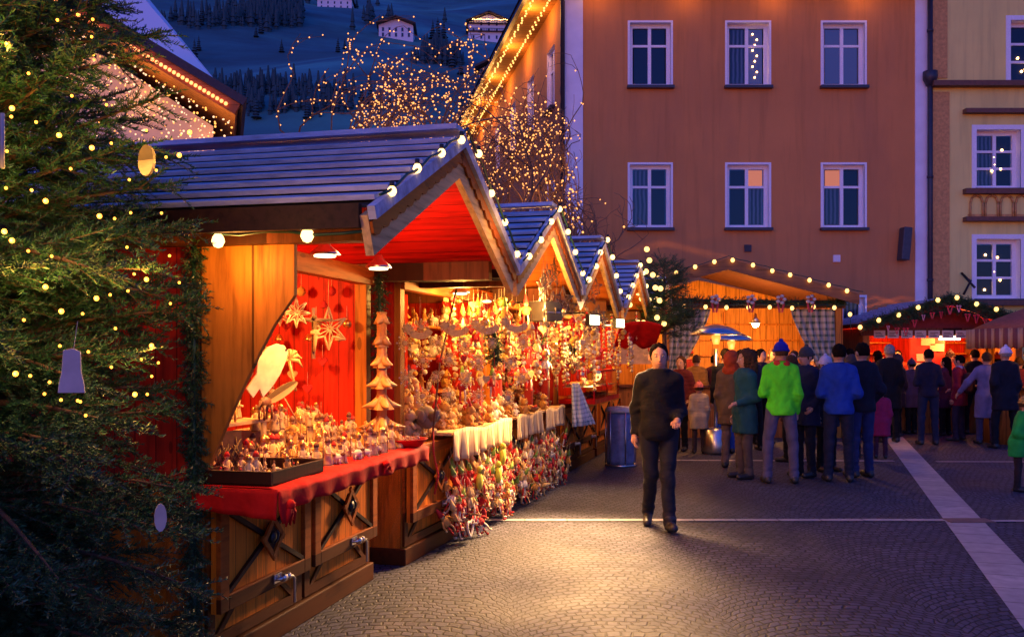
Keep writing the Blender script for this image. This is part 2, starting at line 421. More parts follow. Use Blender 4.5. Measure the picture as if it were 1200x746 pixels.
def wall_open(mb, x0, x1, z0, z1, ops, depth=.16, y=0, m=0, mr=None):
    """front wall sheet in the XZ plane at y with real openings and their reveals (wall faces -Y)"""
    xs = sorted({x0, x1, *[o[0] for o in ops], *[o[1] for o in ops]}); zs = sorted({z0, z1, *[o[2] for o in ops], *[o[3] for o in ops]})
    for i in range(len(xs)-1):
        for j in range(len(zs)-1):
            cx, cz = (xs[i]+xs[i+1])/2, (zs[j]+zs[j+1])/2
            if any(o[0] < cx < o[1] and o[2] < cz < o[3] for o in ops): continue
            mb.quad((xs[i], y, zs[j]), (xs[i+1], y, zs[j]), (xs[i+1], y, zs[j+1]), (xs[i], y, zs[j+1]), m)
    for a, b, c, d in ops:
        mr_ = m if mr is None else mr
        for q in (((a,c),(a,d)), ((b,d),(b,c)), ((a,d),(b,d)), ((b,c),(a,c))):
            (p, r), (s, u) = q
            mb.quad((p, y, r), (s, y, u), (s, y+depth, u), (p, y+depth, r), mr_)
def window(parent, x0, x1, z0, z1, y=0, cols=2, rows=(.0, .68, 1.0), fw=.085, panes=None, surround=.0, inset=.085, sill=True, M=None):
    """casement: frame (> pane, sill). M: transform for walls that do not face -Y"""
    M = M or Matrix()
    f = MB(); f.T = M
    yi = y+inset
    if surround:
        s = surround; q = y-.025
        for b_ in ((x0-s, x0, z0-s*.4, z1+s), (x1, x1+s, z0-s*.4, z1+s), (x0, x1, z1, z1+s)): f.bb(b_[0], b_[1], q, y+.02, b_[2], b_[3])
    f.bb(x0, x0+fw, yi, yi+.07, z0, z1); f.bb(x1-fw, x1, yi, yi+.07, z0, z1)
    f.bb(x0+fw, x1-fw, yi, yi+.07, z1-fw, z1); f.bb(x0+fw, x1-fw, yi, yi+.07, z0, z0+fw)
    xi0, xi1, zi0, zi1 = x0+fw, x1-fw, z0+fw, z1-fw; cw = (xi1-xi0)/cols
    for c in range(1, cols): f.bb(xi0+c*cw-.04, xi0+c*cw+.04, yi-.012, yi+.06, zi0, zi1)
    for r in rows[1:-1]:
        zz = zi0+(zi1-zi0)*r
        for c in range(cols): f.bb(xi0+c*cw+(.04 if c else 0), xi0+(c+1)*cw-(.04 if c < cols-1 else 0), yi, yi+.055, zz-.028, zz+.028)
    w_ = f.build('window', FRM, parent)
    k = 0
    for c in range(cols):
        for r in range(len(rows)-1):
            p = MB(); p.T = M; a, b = zi0+(zi1-zi0)*rows[r], zi0+(zi1-zi0)*rows[r+1]
            mt = PANEC if (int(abs(x0)*7)+int(z0*3)+c) % 3 == 0 else PANE
            if panes and (c, r) in panes: mt = panes[(c, r)]
            p.bb(xi0+c*cw+.03, xi0+(c+1)*cw-.03, yi+.035, yi+.045, a+.02, b-.02); p.build('pane', mt, w_)
    if sill:
        s_ = MB(); s_.T = M; s_.bb(x0-.07, x1+.07, y-.14, y+.05, z0-.07, z0-.003); s_.build('sill', LEAD, w_)
    return w_

def wpx(px, Y): return (px-CX)*Y/F
def wpz(py, Y): return CH+(HY-py)*Y/F
YB = 22.5
ob = thing('orange_building', 'terracotta rendered town house with white corner strips behind the market stalls', 'building', (0, 0, 0))
xl, xr = wpx(683, YB), wpx(1072, YB); ZE = 10.35
ops = []; cols_ = [(738, 786), (852, 901), (964, 1013)]
for (a, b) in cols_:
    for (c, d) in ((27, 101), (193, 267), (348, 430)):
        ops.append((wpx(a, YB), wpx(b, YB), wpz(d, YB), wpz(c, YB)))
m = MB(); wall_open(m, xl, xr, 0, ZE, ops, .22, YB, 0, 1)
# flank wall, running back and to the left
A0 = Vector((wpx(660, YB), YB, 0)); DW = Vector((-.182, 1, 0)).normalized(); LW = 16.0
Mf = Matrix.Translation(A0) @ Matrix(((-DW.x, -DW.y, 0, 0), (-DW.y, DW.x, 0, 0), (0,0,1,0), (0,0,0,1)))
# local frame of the flank: x runs from the far end (-LW) to the corner (0), wall faces local -Y
ang = math.atan2(-DW.y, -DW.x); Mf = Matrix.Translation(A0) @ Matrix.Rotation(ang, 4, 'Z')
fo = []
for tc in (1.35, 3.95, 6.7, 9.6):
    for (z0, z1) in ((7.85, 9.4), (4.55, 6.1)): fo.append((-tc-.45, -tc+.45, z0, z1))
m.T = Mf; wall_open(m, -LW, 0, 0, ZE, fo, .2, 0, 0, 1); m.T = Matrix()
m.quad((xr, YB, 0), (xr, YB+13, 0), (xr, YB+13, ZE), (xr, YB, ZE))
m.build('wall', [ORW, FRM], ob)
st = MB(); st.bb(wpx(660, YB)-.02, xl+.0, YB-.04, YB+.3, 0, ZE); st.build('corner_strip', STR, ob); st = MB(); st.bb(xr, wpx(1086, YB), YB-.04, YB+.2, 0, ZE); st.build('corner_strip', STR, ob)
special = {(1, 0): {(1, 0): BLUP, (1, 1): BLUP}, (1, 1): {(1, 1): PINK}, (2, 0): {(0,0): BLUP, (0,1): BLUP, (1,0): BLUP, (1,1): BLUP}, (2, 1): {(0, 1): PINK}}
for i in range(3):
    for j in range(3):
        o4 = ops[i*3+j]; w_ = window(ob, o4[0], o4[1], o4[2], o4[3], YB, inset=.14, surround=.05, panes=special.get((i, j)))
        if (i, j) == (1, 0):
            q = MB()
            for k in range(9): q.ball((o4[1]-.3+.06*math.sin(k*2.1), YB+.15, o4[2]+.25+k*.13), .02, 6)
            q.build('light_dots', WARM_S, w_)
for f4 in fo: window(ob, f4[0], f4[1], f4[2], f4[3], 0, M=Mf)
# eaves: lit timber soffits with rows of small bulbs
SOF = wood('soffit_wood', (.55, .27, .08), 'X', 'Y', .16)
e = MB(); e.bb(wpx(650, YB), wpx(1088, YB), YB-.55, YB+.1, ZE, ZE+.1); e.build('soffit', SOF, ob)
e = MB(); e.T = Mf; e.bb(-LW, .4, -.75, .05, ZE+.002, ZE+.1); e.build('flank_soffit', SOF, ob)
e = MB(); e.T = Mf; e.bb(-LW, .5, -.86, -.75, ZE-.02, ZE+.18); e.build('gutter', LEAD, ob)
e = MB()
e.T = Mf; e.prism([(-.9, ZE+.1), (6.5, ZE+4.2), (13.5, ZE+.1)], -LW, .4, plane='YZ'); e.build('roof', plain('roof_tile_dark', (.09, .05, .045), .8), ob)
bp_ = []
for i in range(92):
    x = -LW+.15+i*.173; bp_ += [tuple(Mf @ Vector((x, -.62+.03*math.sin(i*2), ZE-.05))), tuple(Mf @ Vector((x+.08, -.22+.03*math.sin(i*3), ZE-.04)))]
bulb_parts(ob, bp_, glow('soffit_bulb', (1, .5, .12), 3, False), .026)
for i in range(44): b = MB(); b.ball((wpx(664, YB)+i*.19, YB-.4, ZE-.06), .03, 6); b.build('eave_bulb', MATS['soffit_bulb'], ob)
for i in range(5): lamp('eave_light', Mf @ Vector((-1.2-3*i, -.55, ZE-.28)), (1, .42, .08), 38, .2)
for i in range(4): lamp('eave_light', (wpx(700, YB)+i*2.1, YB-.42, ZE-.2), (1, .42, .1), 5, .15)
# downpipe, vents, wall box
d = MB(); d.tube([(wpx(659, YB), YB-.12, 0), (wpx(659, YB), YB-.12, ZE-.3), (wpx(659, YB)-.2, YB-.5, ZE+.02)], .055, 8); d.build('downpipe', LEAD, ob)
d = MB(); x = wpx(1087, YB)
d.tube([(x, YB-.14, 0), (x, YB-.14, 11)], .06, 10); z = wpz(92, YB)
d.lathe([(.09, z-.22), (.17, z-.05), (.17, z+.12), (.08, z+.14)], (x, YB-.14, 0), 10)
for zz in (wpz(330, YB), wpz(210, YB), wpz(40, YB)): d.cyl((x, YB-.14, zz), .075, .06, 10)
d.build('downpipe', LEAD, ob)
d = MB(); d.box((wpx(1056, YB), YB-.2, wpz(287, YB)), (.2, .3, .78), (0, R(5), 0)); d.bb(wpx(1056, YB)-.03, wpx(1056, YB)+.03, YB-.1, YB, wpz(290, YB)-.05, wpz(290, YB)+.1)
tag(d.build('wall_speaker', plain('speaker_dark', (.04, .045, .06), .5), bevel=.02), 'dark slim box mounted on the terracotta wall beside the corner strip', 'speaker')
for px, py, lb in ((876, 291, 'small dark square vent set in the terracotta wall'), (980, 303, 'small pale round vent low on the terracotta wall')):
    d = MB(); d.bb(wpx(px-4, YB), wpx(px+4, YB), YB-.05, YB-.003, wpz(py+4, YB), wpz(py-4, YB))
    for q in range(4): d.bb(wpx(px-3, YB), wpx(px+3, YB), YB-.07, YB-.05, wpz(py+3-q*2, YB), wpz(py+2-q*2, YB))
    tag(d.build('wall_vent', LEAD if px < 900 else FRM), lb, 'vent')

# yellow building
yb = thing('yellow_building', 'ochre house with white windows and dark stone ledges beside the terracotta one', 'building')
YY = 22.4; x0 = wpx(1090, YY); x1 = x0+9
yo = []
for xa, xb in ((1144, 1196), (1300, 1352)):
    for (c, d) in ((152, 221), (280, 350)): yo.append((wpx(xa, YY), wpx(xb, YY), wpz(d, YY), wpz(c, YY)))
for xa, xb in ((1184, 1236),): yo.append((wpx(xa, YY), wpx(xb, YY), wpz(96, YY), wpz(24, YY)))
m = MB(); wall_open(m, x0, x1, 0, 12.0, yo, .28, YY, 0, 1); m.build('wall', [YLW, FRM], yb)
band = plain('ochre_band', (.62, .33, .10), .85)
m = MB(); m.bb(x0+.05, x0+.45, YY-.03, YY, 0, wpz(108, YY)); m.bb(x0+.05, x0+.4, YY-.03, YY, wpz(92, YY), 12); m.build('corner_band', band, yb)
DKL = plain('weathered_brown_ledge', (.16, .07, .04), .7)
for a, b_, c, d in [(x0, x1, 103, 97)]: m = MB(); m.bb(a, b_, YY-.22, YY, wpz(c, YY), wpz(d, YY)); m.build('stone_ledge', DKL, yb)
for xa in (1128, 1284):
    a, b_ = wpx(xa, YY), wpx(xa+86, YY)
    for c, d in ((134, 129), (228, 222), (260, 255), (358, 352)): m = MB(); m.bb(a, b_, YY-.19, YY, wpz(c, YY), wpz(d, YY)); m.build('stone_ledge', DKL, yb)
for xa in (1134, 1290):
    m = MB(); a = wpx(xa, YY)
    for k in range(5):
        cx_ = a+.2+k*.36
        pts = [(cx_-.15, wpz(254, YY)), (cx_-.15, wpz(238, YY))]+[(cx_-.15*math.cos(t_), wpz(238, YY)+.19*math.sin(t_)) for t_ in (R(45), R(90), R(135))]+[(cx_+.15, wpz(238, YY)), (cx_+.15, wpz(254, YY))]
        for i in range(len(pts)-1):
            m.tube([(pts[i][0], YY-.03, pts[i][1]), (pts[i+1][0], YY-.03, pts[i+1][1])], .028, 4)
    m.bb(a, a+1.84, YY-.02, YY, wpz(255, YY), wpz(251, YY)); m.build('arch_frieze', band, yb)
for i, o4 in enumerate(yo):
    w_ = window(yb, *o4, YY, rows=(0, .34, .68, 1.0), fw=.1, surround=.11, inset=.2)
    q = MB(); rr_ = random.Random(i)
    for k in range(5): q.ball((rr_.uniform(o4[0]+.25, o4[1]-.25), YY+.21, rr_.uniform(o4[2]+.2, o4[3]-.2)), .028, 6)
    q.build('light_dots', WARM_S, w_)  # garland reflections in the panes, modelled as small glowing balls
m = MB(); m.tube([(x0+.75, YY-.1, wpz(345, YY)), (x0+.82, YY-.3, wpz(330, YY)), (x0+.7, YY-.1, wpz(320, YY)), (x0+.95, YY-.25, wpz(338, YY))], .03, 5)
tag(m.build('wall_bracket', LEAD), 'bent black iron bracket on the ochre wall above the red stall', 'bracket')

# ---------------------------------------------------------------- lit chalet and snowy roof, upper left
CY = 19.0
ch = thing('gabled_building', 'pale gabled building with red and amber lights under its eaves behind the fir', 'building')
gx, gz = wpx(277, CY), wpz(128, CY); px0_, pz0_ = wpx(-40, CY), wpz(-62, CY); sl = (pz0_-gz)/(gx-px0_)
m = MB(); PKW = plain('pinkish_render', (.5, .42, .36), .85, .15, 2)
m.prism([(px0_-6, 0), (gx-.35, 0), (gx-.35, gz-.2), (px0_, pz0_-.2), (px0_-6, pz0_-.2-6*sl)], CY+.6, CY+7); m.build('wall', PKW, ch)
RW = wood('red_bargeboard', (.5, .14, .04), 'X', 'Z', .2)
Lr = math.hypot(gx-px0_, pz0_-gz)+.3; an = math.atan2(pz0_-gz, gx-px0_); mx, mz = (gx+px0_)/2, (gz+pz0_)/2
m = MB(); m.box((mx, CY+3.5, mz+.02), (Lr, 7.6, .1), (0, an, 0)); m.build('soffit', wood('amber_soffit', (.6, .3, .1), 'X', 'Y', .18), ch)
m = MB(); m.box((mx+.03, CY-.34, mz+.03), (Lr, .06, .34), (0, an, 0)); m.build('barge_board', RW, ch)
m = MB(); m.box((mx+.08, CY+3.45, mz+.17), (Lr+.2, 7.75, .16), (0, an, 0)); m.build('roof', plain('dark_roof_edge', (.05, .035, .04), .7), ch)
n = 64
for i in range(n):
    f_ = i/n; p = Vector((px0_+(gx-px0_)*f_, CY-.42, pz0_+(gz-pz0_)*f_-.05)); b = MB(); b.ball(p, .04, 6); b.build('eave_bulb', glow('red_amber_bulb', (1, .33, .1), 3, False), ch)
cur = MB(); cur2 = MB(); r_ = random.Random(3)
for i in range(78):
    f_ = .1+.9*i/78; x = px0_+(gx-px0_)*f_; z = pz0_+(gz-pz0_)*f_-.35
    if x > gx-.1: continue
    L_ = r_.uniform(.9, 3.2)
    for k in range(int(L_/.17)):
        (cur if r_.random() < .6 else cur2).ball((x+r_.gauss(0, .05), CY+.1+r_.uniform(-.1, .3), z-k*.17-r_.uniform(0,.06)), r_.choice((.014, .019, .024)), 5)
for q_, mt_ in ((cur, glow('curtain_warm', (1, .55, .3), 2.2, False)), (cur2, glow('curtain_amber', (1, .36, .07), 2.6, False))): o = q_.build('light_curtain', mt_, ch); o['kind'] = 'stuff'
for i in range(4): lamp('curtain_light', (gx-.7-1.4*i, CY+.05, gz-.55+.84*i), (1, .38, .07), 22, .2)
# the flank of the gabled house recedes along its own skewed axis
for ch_ in ch.children:
    if ch_.type == 'MESH' and ch_.name.split('.')[0] in ('wall', 'roof', 'soffit'):
        for v_ in ch_.data.vertices: v_.co.x -= max(0, v_.co.y-CY+.4)*.31
# hip roofed building with snow behind
hb = thing('snowy_roof_building', 'tall building whose steep hipped roof is covered with smooth snow', 'building')
HYY = 27.0
def hp(px, py, Y=HYY): return P(px, py, Y)
a_, b_, c_, d_ = hp(262, 106), hp(-60, 106), hp(20, -60, 31), hp(118, -60, 31)
m = MB(); m.quad(b_, a_, d_, c_)
back = a_+Vector((-2.9, 9, 0)); m.quad(a_, back, d_+Vector((0, 3, 0)), d_)
SNW = NT('snow'); SNW.base((.72, .72, .8)); SNW.rough(.6); SNW.bump(SNW.noise(SNW.coord(), 3, 4), .3, .03); SNW = SNW.m
m.build('roof', SNW, hb, thick=.25)
m = MB(); m.bb(b_.x, a_.x-3.4, HYY+.5, HYY+9, 0, a_.z-.1); m.bb(a_.x-3.4, a_.x-.5, HYY+.5, HYY+1.2, 0, a_.z-.1); m.build('wall', plain('grey_render', (.4, .36, .38), .9), hb)
# ---------------------------------------------------------------- people: signed-distance bodies turned into one continuous mesh
def _cap(p, a, b, ra, rb):
    a = np.array(a, np.float32); b = np.array(b, np.float32); ab = b-a; L = float(ab @ ab) or 1e-9
    t = np.clip(((p-a) @ ab)/L, 0, 1); q = p-a-t[..., None]*ab
    return np.sqrt((q*q).sum(-1))-(ra+(rb-ra)*t)
def _ell(p, c, r):
    r = np.array(r, np.float32); q = (p-np.array(c, np.float32))/r
    k = np.sqrt((q*q).sum(-1)); k2 = np.sqrt(((q/r)**2).sum(-1))+1e-6
    return k*(k-1)/k2
def _smin(a, b, k):
    h = np.clip(.5+.5*(b-a)/k, 0, 1); return b*(1-h)+a*h-k*h*(1-h)
def field(prims, lo, hi, vx, k, post=None):
    n = [int((hi[i]-lo[i])/vx)+2 for i in range(3)]
    ax = [lo[i]+vx*np.arange(n[i], dtype=np.float32) for i in range(3)]
    D = np.full(n, .5, np.float32)
    for pr in prims:
        if pr[0] == 'c': mn = np.minimum(pr[1], pr[2])-max(pr[3], pr[4]); mx_ = np.maximum(pr[1], pr[2])+max(pr[3], pr[4])
        else: mn = np.array(pr[1])-np.array(pr[2]); mx_ = np.array(pr[1])+np.array(pr[2])
        pad = k+2.5*vx
        i0 = [max(0, int((mn[i]-pad-lo[i])/vx)) for i in range(3)]; i1 = [min(n[i], int((mx_[i]+pad-lo[i])/vx)+2) for i in range(3)]
        if any(i1[i] <= i0[i] for i in range(3)): continue
        sl = tuple(slice(i0[i], i1[i]) for i in range(3))
        g = np.stack(np.meshgrid(*[ax[i][i0[i]:i1[i]] for i in range(3)], indexing='ij'), -1)
        d = _cap(g, *pr[1:5]) if pr[0] == 'c' else _ell(g, pr[1], pr[2])
        D[sl] = _smin(D[sl], d.astype(np.float32), k)
    if post is not None:
        g = np.stack(np.meshgrid(*ax, indexing='ij'), -1); D = post(g, D).astype(np.float32)
    return D, ax
def nets(D, lo, vx):
    """naive surface nets"""
    S = D < 0; nx, ny, nz = D.shape
    c = [(i, j, k) for i in (0, 1) for j in (0, 1) for k in (0, 1)]
    sl = lambda i, j, k: (slice(i, nx-1+i), slice(j, ny-1+j), slice(k, nz-1+k))
    cnt = np.zeros((nx-1, ny-1, nz-1), np.int32)
    for q in c: cnt += S[sl(*q)]
    act = (cnt > 0) & (cnt < 8); idx = np.argwhere(act)
    if len(idx) == 0: return np.zeros((0, 3)), np.zeros((0, 4), int)
    ID = np.full(act.shape, -1, np.int64); ID[act] = np.arange(len(idx))
    acc = np.zeros((len(idx), 3)); w = np.zeros(len(idx))
    for a in c:
        for ax_ in range(3):
            if a[ax_]: continue
            b = list(a); b[ax_] = 1
            da = D[idx[:,0]+a[0], idx[:,1]+a[1], idx[:,2]+a[2]]; db = D[idx[:,0]+b[0], idx[:,1]+b[1], idx[:,2]+b[2]]
            hit = (da < 0) != (db < 0); t = np.where(hit, da/np.where(hit, da-db, 1), 0)
            p = np.tile(np.array(a, float), (len(idx), 1)); p[:, ax_] += t
            acc[hit] += p[hit]; w += hit
    V = (idx+acc/w[:, None])*vx+np.array(lo)
    Fs = []
    for ax_ in range(3):
        s0 = [slice(1, -1)]*3; s0[ax_] = slice(0, -1); s1 = [slice(1, -1)]*3; s1[ax_] = slice(1, None)
        A, B = S[tuple(s0)], S[tuple(s1)]; e = np.argwhere(A != B)
        if len(e) == 0: continue
        base = e.copy(); o = [i for i in range(3) if i != ax_]
        for i in o: base[:, i] += 1
        def cell(d1, d2):
            q = base.copy(); q[:, o[0]] -= d1; q[:, o[1]] -= d2; return ID[q[:,0], q[:,1], q[:,2]]
        quad = np.stack([cell(1,1), cell(0,1), cell(0,0), cell(1,0)], 1)
        fl = A[tuple(e.T)]
        if ax_ == 1: fl = ~fl
        quad[~fl] = quad[~fl][:, ::-1]; Fs.append(quad)
    return V, np.concatenate(Fs)
SKIN = plain('skin', (.52, .27, .17), .55, .12, 20); SHOE = plain('dark_shoe', (.025, .022, .022), .5); EYE = plain('eye_dark', (.02, .012, .01), .2); LIP = plain('lips', (.34, .11, .09), .5)
EYEW = plain('eye_white', (.6, .55, .5), .3)
def cloth(col):
    nm = 'cloth_%02x%02x%02x' % tuple(int(min(.99, c)*255) for c in col)
    if nm in MATS: return MATS[nm]
    t = NT(nm); co = t.coord(); n = t.noise(t.mapping(co, (9, 9, 5)), 1, 4); f = t.noise(co, 160, 2)
    t.base(t.ramp(n, [(.3, tuple(c*.75 for c in col)), (.7, tuple(min(1, c*1.15) for c in col))])); t.rough(.85)
    t.b.inputs['Sheen Weight'].default_value = .02; t.b.inputs['Specular IOR Level'].default_value = .2
    fold = t.noise(t.mapping(co, (6, 6, 20), rot=(.5, .3, 0)), 1.2, 3)
    t.bump(t.math('ADD', t.math('ADD', n, t.math('MULTIPLY', f, .15)), fold), .55, .02); MATS[nm] = t.m; return t.m
HAIRC = {'dark': (.008, .005, .004), 'brown': (.07, .035, .018), 'grey': (.25, .23, .22), 'blond': (.35, .2, .08)}
def hairmat(h):
    m_ = plain('hair_'+h, HAIRC[h], .95, .3, 40); m_.node_tree.nodes['Principled BSDF'].inputs['Specular IOR Level'].default_value = .08; return m_
def person(label, x, y, face, H=1.75, top=(.02,.02,.025), legs=(.02,.02,.03), hair='dark', hairstyle='short', hat=None, hem=.86, arms='down',
           stride=0, stance=.1, vx=.017, puffy=.0, hood=None, child=False, lean=0, shoe=None, scarf=None, quilt=False, back=None, crouch=0):
    """face: heading in degrees, 0 = towards the camera; local front is -Y"""
    s = H/1.75; hs = 1.07 if not child else 1.34
    rn = random.Random(int(x*100)+int(y*10)); V3 = lambda *a: np.array(a, np.float32)
    hz_ = .93; wd = 1.0 if not child else .95
    hd = V3(0, -lean*.3, 1.635+(.02 if child else 0))
    P_ = []; add = P_.append; puffy = puffy*.6
    st = stride
    hipL, hipR = V3(.095, 0, .92), V3(-.095, 0, .92)
    kL, kR = V3(stance, -.10*st-.02, .50), V3(-stance, .03*st-.02, .50)
    aL, aR = V3(stance+.01, -.26*st, .085), V3(-stance-.01, .30*st, .085+.06*st)
    legsP = []
    for h_, k_, a_ in ((hipL, kL, aL), (hipR, kR, aR)):
        legsP += [('c', h_, k_, .092, .066), ('c', k_, a_, .066, .056)]
    shoesP = []
    for a_, sg in ((aL, 1), (aR, -1)):
        up_ = (.035*st if sg > 0 else -.07*st)
        shoesP += [('c', a_+V3(0, .035, -.04), a_+V3(sg*.02, -.165, -.045+up_), .046, .039), ('c', a_+V3(0, 0, .04), a_, .052, .05)]
    lnv = lambda z: -lean*(max(0, z-.9))
    torsoP = [('e', V3(0, lnv(.95), .95), V3(.155, .108, .13)), ('e', V3(0, lnv(1.12), 1.12), V3(.15, .10, .19)), ('e', V3(0, lnv(1.32), 1.31), V3(.15, .105, .17)),
              ('c', V3(-.115, lnv(1.4), 1.405), V3(.115, lnv(1.4), 1.405), .055, .055), ('c', V3(-.13, lnv(1.4), 1.405), V3(-.03, lnv(1.45), 1.475), .045, .05), ('c', V3(.13, lnv(1.4), 1.405), V3(.03, lnv(1.45), 1.475), .045, .05)]
    neckP = [('c', V3(0, lnv(1.42)+.01, 1.42), V3(0, lnv(1.55), 1.55), .056, .053)]
    hc = V3(0, lnv(1.66), -.018)
    headP = [('e', hc+V3(0, .008, 1.66), V3(.076*hs, .094*hs, .098*hs)), ('e', hc+V3(0, -.022, 1.597), V3(.056*hs, .066*hs, .066*hs))]
    if child: headP = [(p[0], p[1]+V3(0,0,.015), p[2]) for p in headP]
    nose = [('c', hc+V3(0, -.088*hs, 1.645), hc+V3(0, -.108*hs, 1.61), .010, .014)]
    ears = [('e', hc+V3(sg*.077*hs, .012, 1.632), V3(.012, .022, .032)) for sg in (1, -1)]
    sh = [V3(sg*.155, lnv(1.4), 1.395) for sg in (1, -1)]; el = []; wr = []
    mode = arms if isinstance(arms, (tuple, list)) else (arms, arms)
    for sg, a_, s_ in zip((1, -1), mode, sh):
        if a_ == 'down': e_, w_ = V3(sg*.20, .03+lnv(1.15), 1.11), V3(sg*.205, -.05+lnv(.9), .87)
        elif a_ == 'swing': e_, w_ = V3(sg*.195, .12, 1.13), V3(sg*.215, .05, .89)
        elif a_ == 'bent': e_, w_ = V3(sg*.20, .05+lnv(1.15), 1.11), V3(sg*.15, -.19+lnv(1.1), 1.04)
        elif a_ == 'cup': e_, w_ = V3(sg*.22, .02+lnv(1.15), 1.13), V3(sg*.11, -.24+lnv(1.3), 1.27)
        elif a_ == 'pocket': e_, w_ = V3(sg*.235, .07+lnv(1.15), 1.14), V3(sg*.185, -.06+lnv(.95), .96)
        elif a_ == 'out': e_, w_ = V3(sg*.34, -.02, 1.18), V3(sg*.46, -.12, .98)
        elif a_ == 'up': e_, w_ = V3(sg*.30, -.12, 1.28), V3(sg*.16, -.26, 1.5)
        el.append(e_); wr.append(w_)
    armP = []; palms = []
    for s_, e_, w_ in zip(sh, el, wr):
        armP += [('c', s_, e_, .05, .041), ('c', e_, w_, .039, .026)]
        d = (w_-e_)/np.linalg.norm(w_-e_); palms.append((w_, d)); armP += [('c', w_, w_+d*.07, .026, .030)]
    allP = legsP+shoesP+torsoP+neckP+headP+nose+ears+armP
    if crouch:
        pass
    lo, hi = (-.62, -.55, -.04), (.62, .55, 1.83+(.12 if child else 0))
    reg = [(legsP+torsoP[:1], 1), (shoesP, 2), (torsoP[1:], 3), (neckP, 0), (headP+nose+ears, 0), (armP, 0)]
    def post(g, D):
        w_ = .006*np.sin(g[...,2]*34+g[...,0]*17)*np.exp(-((g[...,2]-.5)/.2)**2)+.005*np.sin(g[...,2]*70+g[...,0]*20)*np.exp(-((g[...,2]-.17)/.08)**2)
        return np.maximum(D+w_, .004-g[...,2])
    D, ax = field(allP, lo, hi, vx/s, .022, post); Vv, Fv = nets(D, lo, vx/s)
    # material by nearest region
    cen = Vv[Fv].mean(1).astype(np.float32); best = np.full(len(cen), 9.); mi = np.zeros(len(cen), int)
    for prs, rid in reg:
        for pr in prs:
            d = _cap(cen, *pr[1:5]) if pr[0] == 'c' else _ell(cen, pr[1], pr[2])
            u = d < best; best[u] = d[u]; mi[u] = rid
    # fingers, eyes and mouth are grown onto the same mesh
    ex = MB()
    for (w_, d), sg in zip(palms, (1, -1)):
        d = Vector(d); side = Vector((0, -1, 0)) if abs(d.y) < .7 else Vector((-sg, 0, 0))
        side = (side-d*side.dot(d)).normalized(); nrm = d.cross(side).normalized()*sg; inn = Vector((-sg, 0, 0)) if abs(d.y) < .7 else Vector((0, 0, -1))
        inn = (inn-d*inn.dot(d)); inn = inn.normalized() if inn.length > .1 else nrm
        pc = Vector(w_)+d*.075
        for q, L_ in enumerate((.068, .078, .072, .056)):
            b0 = pc+side*(.027-.018*q); cur_ = .55 if a_ != 'cup' else .9
            p1 = b0+d*L_*.45+inn*.006; p2 = p1+(d*.8+inn*cur_).normalized()*L_*.33; p3 = p2+(d*.35+inn).normalized()*L_*.27
            ex.tube([b0-d*.02, p1, p2, p3], [.0105, .0098, .009, .0075], 6, 0)
        t0 = Vector(w_)+d*.03+side*.018; ex.tube([t0, t0+side*.026+d*.028+inn*.01, t0+side*.03+d*.058+inn*.022], [.013, .011, .0085], 6, 0)
    hcv = Vector(hc)
    zoff = .015 if child else 0
    for sg in (1, -1):
        ex.ball(hcv+Vector((sg*.031*hs, -.079*hs, 1.648+zoff)), .0105, 8, 5); ex.ball(hcv+Vector((sg*.031*hs, -.0868*hs, 1.648+zoff)), .0062, 6, 4)
        ex.tube([hcv+Vector((sg*.015*hs, -.091*hs, 1.668+zoff)), hcv+Vector((sg*.047*hs, -.079*hs, 1.668+zoff))], .0026, 5, 4)
    ex.ball(hcv+Vector((0, -.085*hs, 1.578+zoff)), (.021, .007, .0065), 8, 6)
    o_ = len(Vv); Vall = np.concatenate([Vv, np.array(ex.v)])
    tris = [(f[0]+o_, f[1]+o_, f[2]+o_, (f[3] if len(f) == 4 else f[2])+o_) for f in ex.f if len(f) <= 4]
    pyv = [tuple(v) for v in (Vall*s)]
    me = bpy.data.meshes.new('person'); fl = [tuple(int(i) for i in f) for f in Fv]+[tuple(i+o_ for i in f) for f in ex.f]
    me.from_pydata(pyv, [], fl)
    for q in (SKIN, cloth(legs), SHOE if shoe is None else cloth(shoe), cloth(top), EYE, EYEW, LIP): me.materials.append(q)
    me.polygons.foreach_set('material_index', np.array(list(mi)+ex.m, dtype=np.int32)); me.polygons.foreach_set('use_smooth', np.ones(len(fl), dtype=bool)); me.update()
    ob_ = addobj('person', me); tag(ob_, label, 'person'); put(ob_, (x, y, 0), R(face))
    def child_mesh(name, prims, mat, k=.03, pst=None, vv=None, lo_=lo, hi_=hi):
        v_ = (vv or vx)/s; D, _ = field(prims, lo_, hi_, v_, k, pst); a, b = nets(D, lo_, v_)
        if len(b) == 0: return None
        return addobj(name, npmesh(name, a*s, b, mat, smooth=True), ob_)
    # jacket
    off = .013+puffy
    grow = lambda prs, o: [(p[0], p[1], p[2], p[3]+o, p[4]+o) if p[0] == 'c' else (p[0], p[1], p[2]+o) for p in prs]
    jk = grow(torsoP, off)
    if hem < .8: jk += [('c', V3(-.07, .0, .9), V3(-.09, 0, hem-.05), .115+off, .112+off), ('c', V3(.07, 0, .9), V3(.09, 0, hem-.05), .115+off, .112+off)]
    else: jk += [('e', V3(0, lnv(.9), .9), V3(.155+off, .118+off, .14))]
    for s_, e_, w_ in zip(sh, el, wr): jk += [('c', s_, e_, .053+off, .044+off), ('c', e_, w_-(w_-e_)*.06, .042+off, .032+off*.7)]
    jk += [('c', V3(0, lnv(1.42)+.01, 1.40), V3(0, lnv(1.5)+.005, 1.485), .075, .073)]
